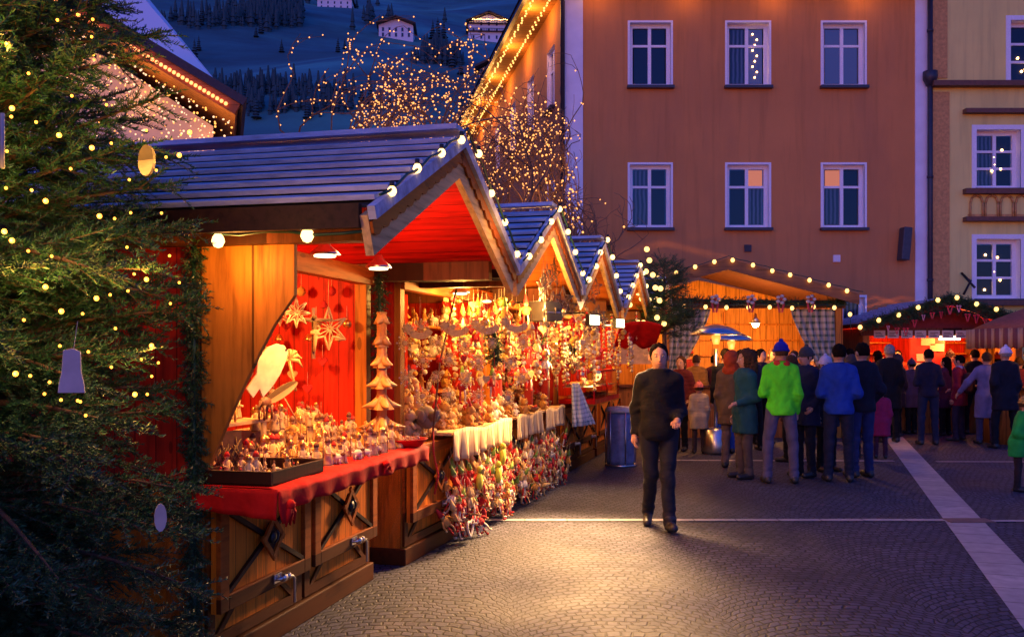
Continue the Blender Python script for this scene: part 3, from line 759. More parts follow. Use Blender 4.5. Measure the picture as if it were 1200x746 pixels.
    def jpost(g, D):
        wr_ = .0022*np.sin(g[...,2]*42+np.sin(g[...,0]*23)*2+g[...,1]*15)+.0022*np.sin(g[...,0]*50+g[...,2]*25)+.006*np.sin(g[...,2]*75+np.abs(g[...,0])*30)*np.exp(-((np.abs(g[...,0])-.2)/.05)**2-((g[...,2]-1.12)/.07)**2)
        if quilt: wr_ = .008*np.abs(np.sin(g[...,2]*math.pi/.075))-.004
        D = D-wr_
        D = np.where(np.abs(g[...,0]) < .24, np.maximum(D, hem-g[...,2]), D)
        return np.maximum(D, g[...,2]-1.515)
    child_mesh('jacket', jk, cloth(top), .055, jpost)
    H0 = hc+V3(0, 0, zoff)
    if scarf: child_mesh('scarf', [('c', H0+V3(-.05, -.03, 1.49), H0+V3(.05, -.03, 1.49), .055, .055), ('c', H0+V3(-.05, .04, 1.5), H0+V3(.05, .04, 1.5), .055, .055)], cloth(scarf))
    hb_ = V3(.082*hs, .101*hs, .104*hs)
    lo2, hi2 = (-.3, -.3, 1.2), (.3, .34, 2.02)
    hv = min(vx, .0105)
    if hat:
        def hpst(g, D):
            D = np.maximum(D, (1.655+zoff+(g[...,1]-hc[1])*.12)-g[...,2]); return D
        hm = [('e', H0+V3(0, .012, 1.668), hb_+V3(.006, .004, .010))]
        ht_ = child_mesh('hat', hm, cloth(hat), .01, hpst, hv, lo2, hi2)
        r_ = MB(); ring = [(Vector(H0)+Vector((math.cos(a)*.086*hs, .012+math.sin(a)*.102*hs, 1.664+math.sin(a)*.102*hs*.12)))*s for a in [2*math.pi*i/18 for i in range(19)]]
        r_.tube(ring, .016*s, 6, 0); r_.ball((Vector(H0)+Vector((0, .015, 1.79*1+.0)))*s if not child else (Vector(H0)+Vector((0, .015, 1.82)))*s, .03*s, 8)
        r_.build('hat_brim', cloth(hat), ht_)
    if hair and not hood:
        def rpst(g, D):
            q = g-H0
            face_ = np.sqrt((q[...,0]/1.05)**2+(q[...,1]+.135*hs)**2+((q[...,2]-1.615)/1.3)**2)-.110*hs
            D = np.maximum(D, -face_)
            lowz = {'short': 1.585, 'long': 1.30, 'curly': 1.36, 'bald': 1.66}[hairstyle]
            if hat: D = np.maximum(D, g[...,2]-1.66-zoff)
            ns = {'short': .007, 'long': .006, 'curly': .018, 'bald': .001}[hairstyle]
            D = D+ns*np.sin(g[...,0]*95+g[...,2]*40)*np.sin(g[...,1]*83)*np.cos(g[...,2]*(70 if hairstyle == 'curly' else 20))
            return np.maximum(D, lowz-g[...,2])
        hh = [('e', H0+V3(0, .014, 1.668), hb_)]
        if hairstyle == 'long': hh += [('c', H0+V3(0, .045, 1.62), H0+V3(0, .075, 1.36), .085, .06)]
        if hairstyle == 'curly': hh = [('e', H0+V3(0, .03, 1.66), V3(.135, .14, .14)), ('e', H0+V3(0, .07, 1.52), V3(.15, .10, .17))]
        child_mesh('hair', hh, hairmat(hair), .03, rpst, hv, lo2, hi2)
    if hood:
        def opst(g, D):
            q = g-H0; o_ = np.sqrt(q[...,0]**2+(q[...,1]+.15*hs)**2+((q[...,2]-1.63)/1.2)**2)-.12*hs
            return np.maximum(D+.005*np.sin(g[...,2]*60)*np.sin(g[...,0]*50), -o_)
        child_mesh('hood', [('e', H0+V3(0, .03, 1.655), V3(.115*hs, .125*hs, .14*hs)), ('c', H0+V3(-.05, .04, 1.49), H0+V3(.05, .04, 1.49), .09, .09)], cloth(hood), .04, opst, hv, lo2, hi2)
    if hem >= .8 or hem < .7:   # collar, zip and hem band
        z_ = MB(); rr = [(Vector((math.cos(a)*.076, .006+lnv(1.46)+math.sin(a)*.074, 1.497+.012*math.sin(a))))*s for a in [2*math.pi*i/16 for i in range(17)]]
        z_.tube(rr, .017*s, 6); cz = z_.build('collar', cloth(tuple(c*.55 for c in top)), ob_)
    if back:   # rucksack
        b_ = child_mesh('backpack', [('c', V3(-.07, .2, 1.05), V3(-.07, .2, 1.32), .09, .08), ('c', V3(.07, .2, 1.05), V3(.07, .2, 1.32), .09, .08)], cloth(back), .05)
    return ob_
# ---------------------------------------------------------------- market stalls
PINE = wood('pine_boards', (.42, .16, .035), 'Z', 'X', .13, .4); PINEY = wood('pine_boards_along_row', (.85, .22, .012), 'Z', 'Y', .11, .4)
BROWN = wood('brown_frame_wood', (.17, .055, .02), 'Z', 'X', 9, .45); BROWNY = wood('brown_rail_wood', (.42, .10, .01), 'Y', 'Z', 9, .45)
DARKW = wood('dark_brown_wood_trim', (.035, .013, .008), 'Y', 'Z', 9, .45); REDW = wood('red_stained_boards', (.72, .012, .006), 'X', 'Y', .14, .45)
REDV = wood('red_stained_wall', (.62, .028, .008), 'Z', 'X', .12, .45); REDVY = wood('red_stained_back', (.55, .028, .01), 'Z', 'Y', .12, .45)
PALEW = wood('pale_bargeboard', (.74, .47, .2), 'Y', 'Z', 9, .5); HONEY = wood('honey_wing_board', (.55, .19, .022), 'Z', 'X', .29, .38)
STEEL = plain('bright_steel', (.6, .6, .62), .3, .1, 30, 1.0)
ROOFM = NT('frosted_roof_boards')
_c = ROOFM.coord(); _n = ROOFM.noise(ROOFM.mapping(_c, (2, 9, 9)), 1.5, 6, .65)
ROOFM.base(ROOFM.ramp(_n, [(.28, (.20, .22, .30)), (.5, (.42, .45, .58)), (.7, (.60, .63, .78))])); ROOFM.rough(.75); ROOFM.bump(_n, .4, .01); ROOFM = ROOFM.m
REDCLOTH = NT('red_cloth'); _n = REDCLOTH.noise(REDCLOTH.coord(), 9, 3); REDCLOTH.base(REDCLOTH.ramp(_n, [(.3, (.5, .008, .006)), (.7, (.75, .014, .01))])); REDCLOTH.rough(.8); REDCLOTH.b.inputs['Specular IOR Level'].default_value = .15; REDCLOTH.bump(_n, .4, .02); REDCLOTH = REDCLOTH.m
GREENW = plain('green_cable', (.01, .06, .03), .5); BLK = plain('black_fitting', (.015, .014, .014), .5)
BULB = glow('festoon_bulb', (1, .58, .2), 4.5); BULBF = glow('festoon_bulb_far', (1, .52, .14), 3.6, False)
NEED = plain('fir_needles', (.014, .075, .024), .55, .5, 30); BARK = plain('fir_bark', (.10, .05, .028), .9, .4, 30)

def sprig_template(L=.2, n=34, nl=.022, seed=0, nw=.0026):
    """one fir twig with flat needles: arrays of quads in local space, twig along +X"""
    r_ = random.Random(seed); V = []; Q = []; mi = []
    def quad(a, b, w_, m):
        a = Vector(a); b = Vector(b); d = (b-a).normalized(); s = d.cross(Vector((r_.uniform(-1,1), r_.uniform(-1,1), r_.uniform(-1,1)))).normalized()*w_
        o = len(V); V.extend([a-s, b-s*.35, b+s*.35, a+s]); Q.append((o, o+1, o+2, o+3)); mi.append(m)
    quad((0,0,0), (L,0,-.01), .0028, 1); quad((0,0,0), (L,0,-.01), .0028, 1)
    for i in range(n):
        x = L*(i+.5)/n; a = r_.uniform(0, 2*math.pi); q = nl*r_.uniform(.75, 1.15)*(1-.35*(i/n)**3)
        d = Vector((.62, math.cos(a), .55*math.sin(a)+.25)).normalized()
        quad((x, 0, -.01*x/L), Vector((x, 0, -.01*x/L))+d*q, nw, 0)
    return np.array(V, dtype=np.float64), np.array(Q), np.array(mi)
def scatter(tmpls, mats4):
    """place twig templates by 4x4 matrices -> verts, faces, material ids"""
    Vs = []; Fs = []; Ms = []; o = 0
    for i, M in mats4:
        V, Q, mi = tmpls[i]; A = np.array(M); W = V @ A[:3, :3].T+A[:3, 3]
        Vs.append(W); Fs.append(Q+o); Ms.append(mi); o += len(V)
    return np.concatenate(Vs), np.concatenate(Fs), np.concatenate(Ms)
def frame_from(p, d, roll=0, s=1):
    d = d.normalized(); up = Vector((0,0,1)) if abs(d.z) < .95 else Vector((1,0,0)); y = up.cross(d).normalized(); z = d.cross(y)
    M = Matrix((( d.x, y.x, z.x, 0), (d.y, y.y, z.y, 0), (d.z, y.z, z.z, 0), (0,0,0,1)))
    return Matrix.Translation(p) @ M @ Matrix.Rotation(roll, 4, 'X') @ Matrix.Scale(s, 4)
def garland(name, label, pts, rad=.07, dens=80, parent=None, nl=.03, seed=1, extra=None, group=None):
    """fir garland along a path"""
    r_ = random.Random(seed); tm = [sprig_template(.12, 22, nl, i, .0032) for i in range(3)]; dens = dens*2.4; pts = [Vector(p) for p in pts]; ms = []
    e = thing(name, label, 'fir garland', pts[0], 0, group); o0 = pts[0]
    for i in range(len(pts)-1):
        a, b = pts[i], pts[i+1]; n = max(1, int((b-a).length*dens))
        for k in range(n):
            p = a.lerp(b, r_.random()); d = Vector((r_.gauss(0,1), r_.gauss(0,1), r_.gauss(0,1)-.3)).normalized()+(b-a).normalized()*.5
            ms.append((r_.randrange(3), frame_from(p-o0, d, r_.uniform(0, 6), rad/.1*r_.uniform(.7, 1.2))))
    V, Q, mi = scatter(tm, ms); addobj('foliage', npmesh('garland_foliage', V, Q, [NEED, BARK], mi), e)
    t = MB(); t.tube([p-o0 for p in pts], .012, 5); t.build('wire', GREENW, e)
    if extra:
        n = 0
        for i in range(len(pts)-1):
            L_ = (pts[i+1]-pts[i]).length
            for k in range(max(1, int(L_/extra[1]))):
                p = pts[i].lerp(pts[i+1], (k+.5)/max(1, int(L_/extra[1])))-o0
                if n < 60: b_ = MB(); b_.ball(p+Vector((r_.gauss(0,.02), r_.gauss(0,.02)-rad*.6, r_.gauss(0,.03))), extra[2], 8); b_.build(extra[3], extra[0], e)
                n += 1
    return e
def light_string(label, pts, spacing, r=.028, mat=None, sag=.02, start=.5, group='festoon strings on the stalls', cap=True, off=(0,0,0)):
    """cable plus individual bulbs in black holders; pts in world space"""
    pts = [Vector(p) for p in pts]; o0 = pts[0]; e = thing('light_string', label, 'string lights', o0, 0, group)
    path = []; bulbs = []; acc = spacing*start; pos = 0
    for i in range(len(pts)-1):
        a, b = pts[i], pts[i+1]; L_ = (b-a).length; n = max(2, int(L_/.12))
        for k in range(n): f_ = k/n; path.append(a.lerp(b, f_)-o0-Vector((0,0,sag*math.sin(f_*math.pi*max(1, round(L_/spacing)))**2)))
        while acc < pos+L_: bulbs.append(a.lerp(b, (acc-pos)/L_)-o0); acc += spacing
        pos += L_
    path.append(pts[-1]-o0); t = MB(); t.tube(path, .008, 5); t.build('cable', GREENW, e)
    for p in bulbs:
        p = p+Vector(off)+Vector((rnd.gauss(0,.008), rnd.gauss(0,.008), rnd.gauss(0,.01)))
        b_ = MB(); b_.lathe([(.004, -r*1.0), (r*.62, -r*.8), (r, -.002), (r*.85, r*.55), (r*.5, r*1.05)], p-Vector((0,0,r*1.3)), 10)
        bo = b_.build('bulb', mat or BULB, e)
        if cap: c_ = MB(); c_.cyl(p-Vector((0,0,r*.35)), r*.52, r*1.2, 8); c_.build('socket', BLK, bo)
    return e

def roof(e, yc, w2, x0, x1, ze, za, mlin=REDW, planks=8, pale=PALEW, lit=True):
    """gabled roof: ridge along local x from x0 (back) to x1 (front), centred on yc, half width w2"""
    a = math.atan2(za-ze, w2); L = math.hypot(w2, za-ze)
    rb = MB(); ln = MB(); gb = MB()
    for sg in (-1, 1):
        U = Vector((0, -sg*math.cos(a), math.sin(a))); N = Vector((0, sg*math.sin(a), math.cos(a))); base = Vector((0, yc+sg*w2, ze))
        st = L/planks
        for k in range(planks):
            # lapped boards: lower edge stands proud of the board below
            tilt = .028/st
            c = base+U*(st*(k+.5))+N*(.075)
            Rm = Matrix.Rotation(-sg*(a-tilt*1.0) if sg > 0 else (a-tilt*1.0), 3, 'X')
            rb.box((((x0+x1)/2)+rnd.uniform(-.01,.01), c.y, c.z), (x1-x0+.03, st*.62, .026), Rm); gp_ = base+U*(st*(k+.5))+N*.05; gb.box(((x0+x1)/2, gp_.y, gp_.z), (x1-x0, st*1.0, .012), Matrix.Rotation(-sg*a if sg > 0 else a, 3, 'X'))
        c = base+U*(L/2)+N*.022; ln.box(((x0+x1)/2-.02, c.y, c.z), (x1-x0-.09, L-.02, .05), Matrix.Rotation(-sg*a if sg > 0 else a, 3, 'X'))
    ro = rb.build('roof', ROOFM, e, bevel=.003); ln.build('roof_lining', mlin, e); gb.build('gap_shade_sheet', plain('gap_shade_dark', (.02,.02,.03), .8), ro)  # near-black sheet under the boards paints the shadow lines in their gaps
    cp = MB(); cp.box(((x0+x1)/2, yc, za+.115), (x1-x0+.06, .2, .03)); cp.build('ridge_cap', ROOFM, ro)
    for sg in (-1, 1):
        U = Vector((0, -sg*math.cos(a), math.sin(a))); N = Vector((0, sg*math.sin(a), math.cos(a))); base = Vector((0, yc+sg*(w2+.06), ze-.06))
        # barge board as a mitred prism in the gable plane
        h_ = .19
        p0 = base+N*.06-U*.0; p1 = Vector((0, yc, base.z+.06/math.cos(a)+math.tan(a)*(w2+.06))); p2 = p1-Vector((0,0,h_/math.cos(a))); p3 = base-N*(h_-.06)
        b_ = MB(); b_.prism([(p.y, p.z) for p in (p0, p1, p2, p3)], x1-.02, x1+.02, plane='YZ'); bo = b_.build('barge_board', pale, e)
        # scalloped fretwork strip on top of it
        s_ = MB(); pts = []; n = 13
        Lb = (p1-p0).length
        for i in range(n*6+1):
            f_ = i/(n*6); pts.append(p0.lerp(p1, f_)-N*(.085+.022*abs(math.sin(f_*n*math.pi))))
        top_ = [p0.lerp(p1, f_)-N*.03 for f_ in (1, 0)]
        s_.prism([(p.y, p.z) for p in pts+top_], x1+.023, x1+.037, plane='YZ'); s_.build('fretwork', BROWNY, bo)
        g_ = MB(); q0, q1 = p0+N*.03, p1+Vector((0,0,.03)); g_.prism([(q.y, q.z) for q in (q0-N*.05, q0+N*.012, q1+Vector((0,0,.012)), q1-Vector((0,0,.055)))], x1+.0225, x1+.06, plane='YZ'); g_.build('roof_edge', ROOFM, ro)
        f = MB(); f.bb(x0, x1-.02, yc+sg*(w2+.075)-.02, yc+sg*(w2+.075)+.02, ze-.06, ze+.05); f.build('eave_board', DARKW, e)
        f = MB(); f.bb(x0+.3, x1-.1, yc+sg*(w2-.18)-.045, yc+sg*(w2-.18)+.045, ze-.09, ze+.04); f.build('eave_beam', BROWN, e)
    return a
def gable_pts(O, th, yc, w2, x1, ze, za, dz=.03, dx=.07):
    """world points along the gable edge: lower near, apex, lower far"""
    Mx = Matrix.Translation((O[0], O[1], 0)) @ Matrix.Rotation(-R(th), 4, 'Z')
    return [Mx @ Vector((x1+dx, yc-w2-.06, ze+dz-.03)), Mx @ Vector((x1+dx, yc, za+dz)), Mx @ Vector((x1+dx, yc+w2+.06, ze+dz-.03))], Mx
def panel(e, y0, y1, z0, z1, x=0.0, hook=True, slat=PINEY):
    """shutter panel folded down on the counter front: frame, crossed battens, lattice rosette, steel hook"""
    p = MB(); p.bb(x+.004, x+.032, y0, y1, z0, z1); po = p.build('counter_panel', slat, e)
    f = MB(); t = .085
    f.bb(x+.032, x+.06, y0, y0+t, z0, z1); f.bb(x+.032, x+.06, y1-t, y1, z0, z1); f.bb(x+.032, x+.06, y0+t, y1-t, z0, z0+t); f.bb(x+.032, x+.06, y0+t, y1-t, z1-t, z1)
    f.build('panel_frame', BROWNY, po, bevel=.004)
    c = MB(); w_, h_ = y1-y0-2*t, z1-z0-2*t; a = math.atan2(h_, w_); L = math.hypot(w_, h_)-.02; ym, zm = (y0+y1)/2, (z0+z1)/2
    c.box((x+.043, ym, zm), (.02, L, .026), (a, 0, 0)); c.box((x+.046, ym, zm), (.02, L, .026), (-a, 0, 0)); c.build('cross_batten', DARKW, po)
    r_ = MB()
    q = .085
    r_.box((x+.061, ym, zm), (.024, q*1.5, q*1.5), (R(45), 0, 0)); ro = r_.build('rosette', DARKW, po, bevel=.006)
    for k in range(3):
        for s in (-1, 1):
            r2 = None
    l = MB()
    for k in (-1, 1):
        l.box((x+.078, ym+k*.052, zm+k*.052), (.014, .20, .03), (R(-45), 0, 0)); l.box((x+.08, ym+k*.052, zm-k*.052), (.014, .165, .03), (R(45), 0, 0))
    l.build('lattice', BROWNY, po)
    h = MB(); h.lathe([(.012,0), (.036,.004), (.036,.012), (.012,.02)], (x+.073, ym, zm), 12, axis=(1,0,0)); h.tube([(x+.095, ym-.015, zm-.03), (x+.105, ym, zm-.01), (x+.105, ym+.015, zm+.02), (x+.095, ym, zm+.045)], .006, 6); h.build('ring_pull', BLK, po)
    if hook:
        k = MB(); zk = z0+.05; yk = y1-.42 if y1-y0 > .9 else y1-.25
        k.tube([(x+.06, yk-.05, zk), (x+.09, yk-.045, zk), (x+.095, yk+.02, zk), (x+.1, yk+.09, zk-.012), (x+.1, yk+.115, zk-.03), (x+.1, yk+.118, zk-.17)], .0095, 8)
        k.lathe([(.014, -.02), (.024, -.012), (.024, .012), (.014, .02)], (x+.093, yk-.005, zk), 8, axis=(0,1,0)); k.lathe([(.012, -.012), (.021, -.008), (.021, .008), (.012, .012)], (x+.094, yk+.045, zk), 8, axis=(0,1,0))
        k.box((x+.064, yk-.02, zk), (.008, .09, .05)); k.build('hook_handle', STEEL, po, bevel=.001)
    return po
def stall(label, O, th, yc, w2, y0, y1, ze=2.28, za=2.88, x1=1.0, xb=-2.2, wing=True, panels=None, zc=.95, wall=REDV, shelf=True, lamps=((-.55, .5, 2.15),), lampw=60, lcol=(1,.42,.10), lin=None):
    e = thing('market_stall', label, 'market stall', (O[0], O[1], 0), -R(th), 'stalls in the row along the alley')
    roof(e, yc, w2, xb-.15, x1, ze, za, lin or REDW)
    b = MB(); b.bb(-.62, 0, y0, y1, .12, zc); b.build('counter_base', PINEY, e, bevel=.004)
    b = MB(); b.bb(-.66, .045, y0-.02, y1+.01, 0, .13); b.build('plinth', BROWNY, e, bevel=.008)
    b = MB(); b.bb(-.72, .02, y0-.01, y1+.005, zc, zc+.03); b.build('counter_top', BROWNY, e, bevel=.004)
    # lower strip framing with cross battens showing below the panels
    n = panels or 2; pw = (y1-y0)/n
    for k in range(n):
        a, c = y0+k*pw+.02, y0+(k+1)*pw-.02
        s = MB(); s.bb(.003, .022, a, a+.07, .14, zc-.03); s.bb(.003, .022, c-.07, c, .14, zc-.03); s.bb(.003, .022, a+.07, c-.07, .14, .2)
        s.box((.012, (a+c)/2-.0, .5), (.014, math.hypot(c-a-.14, .66), .034), (math.atan2(.66, c-a-.14), 0, 0)); s.box((.014, (a+c)/2, .5), (.014, math.hypot(c-a-.14, .66), .034), (-math.atan2(.66, c-a-.14), 0, 0)); s.build('base_batten', BROWNY, e)
        panel(e, a+.01, c-.01, .33, .925, x=.03)
    yn, yf = y0+.03, y1+.02
    for yy in (yn, yf-.0):
        p = MB(); p.bb(-.09, .0, yy-.045, yy+.045, zc+.03, ze-.02) if yy != yn else p.bb(-.09, .0, yy-.045, yy+.045, zc+.03, ze-.02); p.build('post', HONEY, e, bevel=.004)
    for yy, nm in ((y0-.02, 'side_wall'), (y1+.04, 'side_wall')):
        p = MB(); p.bb(xb, -.62, yy-.02, yy+.02, 0, ze); p.bb(-.62, -.05, yy-.018, yy+.018, zc+.03, ze); p.build(nm, wall, e)
    for xa in (xb,):
        p = MB(); p.bb(xa-.04, xa, y0-.04, y1+.06, 0, ze+.05); p.prism([(y0-.04, ze+.05), (y1+.06, ze+.05), (yc, za-.03)], xa-.04, xa, plane='YZ'); p.build('back_wall', REDVY, e)
    p = MB(); p.bb(-.06, .03, y0, y1+.06, ze-.12, ze-.0); p.build('header_beam', BROWNY, e, bevel=.004)
    if wing:
        for yy in (y0-.005,):
            w_ = MB(); zt = ze-.06
            pts = [(.002, zc+.02), (.002, zt), (.52, zt), (.52, zt-.28)]+[(.52-.52*t**.82, zt-.28-(zt-.28-zc-.02)*t) for t in (.15, .3, .45, .6, .75, .9)]
            w_.prism(pts, yy-.016, yy+.016, plane='XZ'); w_.build('side_wing', HONEY, e, bevel=.002)
    for (lx, ly, lz) in lamps:
        l_ = MB(); l_.lathe([(.02, .085), (.035, .05), (.075, .015), (.085, 0)], (lx, ly, lz), 14); lo_ = l_.build('lamp', STEEL, e)
        g_ = MB(); g_.cyl((lx, ly, lz-.012), .06, .01, 14); g_.build('lamp_glow', glow('lamp_face', (1, .7, .36), 5, False), lo_)
        if O is O1 and lx > 0:
            sp_ = spot('stall_light', (lx, ly, lz-.03), (lx-.95, ly, .9), lcol, lampw*2.4, 100, .05, .4); sp_.parent = e; lamp('gable_fill_light', (lx+.1, ly+.2, 2.22), (1, .5, .2), 9, .1, e)  # extra point light without a fixture, added to brighten the gable lining
        else: lamp('stall_light', (lx, ly, lz-.06), lcol, lampw, .07, e)
    return e
ORL = wood('amber_gable_lining', (.5, .13, .02), 'X', 'Y', .14, .45)
O1, T1 = (-1.57, 4.75), 13.4
O2, T2 = (-.869, 7.35), 15.6
S1 = stall('nearest wooden stall with frosted board roof, red gable lining and crossed counter panels', O1, T1, 1.14, 1.36, 0, 2.2, panels=2, lamps=((.42, .55, 2.2), (.42, 1.35, 2.2), (-.7, 1.3, 2.2)), lampw=58)
S2 = stall('second wooden stall in the row hung with straw stars above a counter of plush figures', O2, T2, 1.4, 1.22, 0, 2.42, x1=.88, lin=ORL, lcol=(1,.5,.10), panels=2, lamps=((.25, .7, 2.17), (.1, 1.9, 2.17)), lampw=50, wing=False)
S3 = stall('third stall in the row with checked towels at its far end', O2, T2, 3.85, 1.2, 2.66, 5.0, x1=.88, lin=ORL, lcol=(1,.5,.10), panels=2, lamps=((.3, 3.3, 2.15), (.2, 4.4, 2.15)), lampw=44, wing=False)
S4 = stall('fourth stall in the row with a glazed food case on its counter', O2, T2, 6.75, 1.3, 5.5, 8.0, x1=.9, lin=ORL, lcol=(1,.5,.10), panels=2, lamps=((.2, 6.2, 2.15), (.2, 7.4, 2.15)), lampw=34, wing=False)
S5 = stall('last stall of the row, next to the broad orange lit stall', O2, T2, 9.35, 1.25, 8.2, 10.5, panels=2, lamps=((.1, 8.9, 2.15), (.1, 9.9, 2.15)), lampw=26, wing=False, za=2.84)
for st_, yy in ((S2, 1.82), (S2, 2.5), (S3, 3.8), (S3, 4.6)):
    b = MB(); b.bb(.0, .09, yy-.035, yy+.035, .985, 2.2); b.build('post', plain('red_painted_post', (.45, .02, .01), .6), st_, bevel=.004)
M1 = Matrix.Translation((O1[0], O1[1], 0)) @ Matrix.Rotation(-R(T1), 4, 'Z'); M2 = Matrix.Translation((O2[0], O2[1], 0)) @ Matrix.Rotation(-R(T2), 4, 'Z')
for yc, w2, M_, O_, T_, lb, r_, za_ in ((1.14, 1.36, M1, O1, T1, 'string of round bulbs along the gable of the nearest stall', .023, 2.88), (1.4, 1.22, M2, O2, T2, 'string of round bulbs along the gable of the second stall', .025, 2.88),
                        (3.85, 1.2, M2, O2, T2, 'string of round bulbs along the gable of the third stall', .029, 2.88), (6.75, 1.3, M2, O2, T2, 'string of round bulbs along the gable of the fourth stall', .031, 2.88),
                        (9.35, 1.25, M2, O2, T2, 'string of round bulbs along the gable of the last stall in the row', .033, 2.84)):
    gp, _ = gable_pts(O_, T_, yc, w2, 1.0 if M_ is M1 else .89, 2.28, za_)
    gp = [p+Vector((0,0,.09)) for p in gp]
    light_string(lb, gp, .40, r_, BULB, start=.45, cap=True)
    lamp('festoon_fill_light', M_ @ Vector((1.2, yc+(.75 if M_ is M1 else -.1), 2.5 if M_ is M1 else 2.6)), (1, .46, .11), 9 if M_ is M1 else 13, .25)  # unseen fill added before each gable to light counters and panels
# string under the near eave of stall 1 and short vertical strings between stalls
light_string('short string with two bulbs under the near eave of the nearest stall', [M1 @ Vector((.1, -.26, 2.24)), M1 @ Vector((1.0, -.26, 2.21))], .44, .032, BULB, start=.35)
lamp('bulb_light', M1 @ Vector((.3, -.22, 2.10)), (1, .42, .08), 8, .04)
# fir garlands
garland('fir_garland', 'dark fir garland wound down the corner post of the nearest stall', [M1 @ Vector((.0, -.07, z)) for z in (2.2, 1.6, 1.0, .4, .05)], .075, 150, seed=4)
garland('fir_garland', 'lit fir garland on the partition post between the two nearest stalls', [M1 @ Vector((.06, 2.28, z)) for z in (2.25, 1.9, 1.5)], .07, 160, seed=5)
for k, (y, z) in enumerate(((.9, 1.72), (2.45, 1.72), (4.2, 1.66))):
    garland('fir_spray', ('bunch of fir twigs hanging above the second counter', 'bunch of fir twigs at the post between second and third stall', 'bunch of fir twigs hanging in front of the third stall')[k], [M2 @ Vector((.5, y, z+.12)), M2 @ Vector((.5, y+.06, z-.12))], .1, 180, seed=9+k)

# ---------------------------------------------------------------- broad orange stall, red stall, kiosk
AMB = wood('amber_board_wall', (.62, .26, .05), 'Z', 'X', .3, .5)
CHK = NT('checked_curtain'); _sx = CHK.add('ShaderNodeSeparateXYZ'); CHK.link(CHK.coord(), _sx.inputs[0])
_a = CHK.math('LESS_THAN', CHK.math('FRACT', CHK.math('MULTIPLY', _sx.outputs[0], 8)), .4); _b = CHK.math('LESS_THAN', CHK.math('FRACT', CHK.math('MULTIPLY', _sx.outputs[2], 8)), .4)
CHK.base(CHK.mix(CHK.math('MULTIPLY', CHK.math('ADD', _a, _b), .5), (.5, .45, .33), (.06, .10, .06))); CHK.rough(.85); CHK = CHK.m
def curtain(e, xt0, xt1, xb0, xb1, zt, zb, y):
    c = MB(); c.grid(lambda u, v: (lambda q: (q[0], y+.05*math.sin(u*34)*(1-.5*v), q[1]))(((xt0+(xt1-xt0)*u)*(1-v**1.3)+(xb0+(xb1-xb0)*u)*v**1.3, zt+(zb-zt)*v)), 40, 14)
    return c.build('curtain', CHK, e, thick=.006)
def front_stall(nm, label, X, Y, w2, ze, za, dep, wallm, zc=1.0, over=.35, gable=None):
    e = thing('market_stall', label, 'market stall', (X, Y, 0), 0, None)
    # local frame: x sideways, -y towards the square
    a = math.atan2(za-ze, w2); L = math.hypot(w2, za-ze); rb = MB(); ln = MB(); bo = MB()
    for sg in (-1, 1):
        st = L/9
        for k in range(9):
            d_ = st*(k+.5); cx_, cz = sg*(w2-d_*math.cos(a)), ze+d_*math.sin(a)
            rb.box((cx_+sg*math.sin(a)*.08, (dep-over)/2, cz+math.cos(a)*.08), (st*1.06, dep+over+.02, .026), Matrix.Rotation(sg*(a-.03/st), 3, 'Y'))
        ln.box((sg*w2/2, (dep-over)/2, (ze+za)/2+.02), (L-.02, dep+over-.06, .05), Matrix.Rotation(sg*a, 3, 'Y'))
        p = [(sg*(w2+.05), ze-.1), (sg*(w2+.05), ze+.1), (0, za+.12), (0, za-.1)]
        q = MB(); q.prism(p, -over-.04, -over, plane='XZ'); q.build('barge_board', BROWN if gable else wood('broad_barge', (.3, .13, .05), 'X', 'Z', 9), e)
    rb.build('roof', ROOFM, e); ln.build('roof_lining', gable or plain('dark_red_lining', (.09, .022, .012), .85), e)  # plain dark red-brown lining unless another is given
    b = MB(); b.bb(-w2+.25, w2-.25, 0, .6, 0, zc); b.build('counter_base', PINE, e)
    b = MB(); b.bb(-w2+.2, w2-.2, -.12, .62, zc, zc+.04); b.build('counter_top', BROWN, e)
    b = MB(); b.bb(-w2+.2, w2-.2, dep-.05, dep, 0, ze+.1); b.prism([(-w2+.2, ze+.1), (w2-.2, ze+.1), (0, za-.08)], dep-.05, dep); b.build('back_wall', wallm, e)
    for sg in (-1, 1):
        b = MB(); b.bb(sg*(w2-.22)-.03, sg*(w2-.22)+.03, .1, dep-.05, 0, ze); b.build('side_wall', wood(nm+'_side', (.5, .2, .05), 'Z', 'Y', .15), e)
        b = MB(); b.bb(sg*(w2-.22)-.07, sg*(w2-.22)+.07, -.04, .1, 0, ze); b.build('post', HONEY, e)
    b = MB(); b.bb(-w2+.1, w2-.1, -.05, .03, ze-.16, ze-.0); b.build('header_beam', BROWN, e)
    return e
AX, AY = 4.19, 18.6
SA = front_stall('broad', 'broad orange lit stall with tied checked curtains facing the square', AX, AY, 2.5, 2.72, 3.39, 2.5, AMB)
curtain(SA, 1.32, 2.25, 2.0, 2.26, 2.55, 1.2, -.02); curtain(SA, -1.1, -.25, -1.12, -.95, 2.55, 1.2, -.02)
b = MB(); b.bb(-1.2, -1.08, -.04, .1, 1, 2.7); b.build('post', HONEY, SA)
b = MB(); 
for z in (2.3, 1.95, 1.6):
    b.bb(-.1, 2.2, 2.38, 2.45, z, z+.03)
b.bb(.55, .6, 2.38, 2.45, 1.0, 2.6); b.build('shelf', HONEY, SA)
b = MB(); b.bb(-2.2, -1.3, .9, .94, 1.45, 2.3); b.build('window_panel', plain('pale_panel', (.7, .55, .35), .7), SA)
b = MB(); b.lathe([(.02, .2), (.03, .12), (.12, 0)], (.74, .4, 2.28), 12); lo_ = b.build('pendant_lamp', STEEL, SA); b = MB(); b.ball((.74, .4, 2.26), .07, 10); b.build('lamp_glow', glow('big_bulb', (1, .8, .4), 60), lo_)
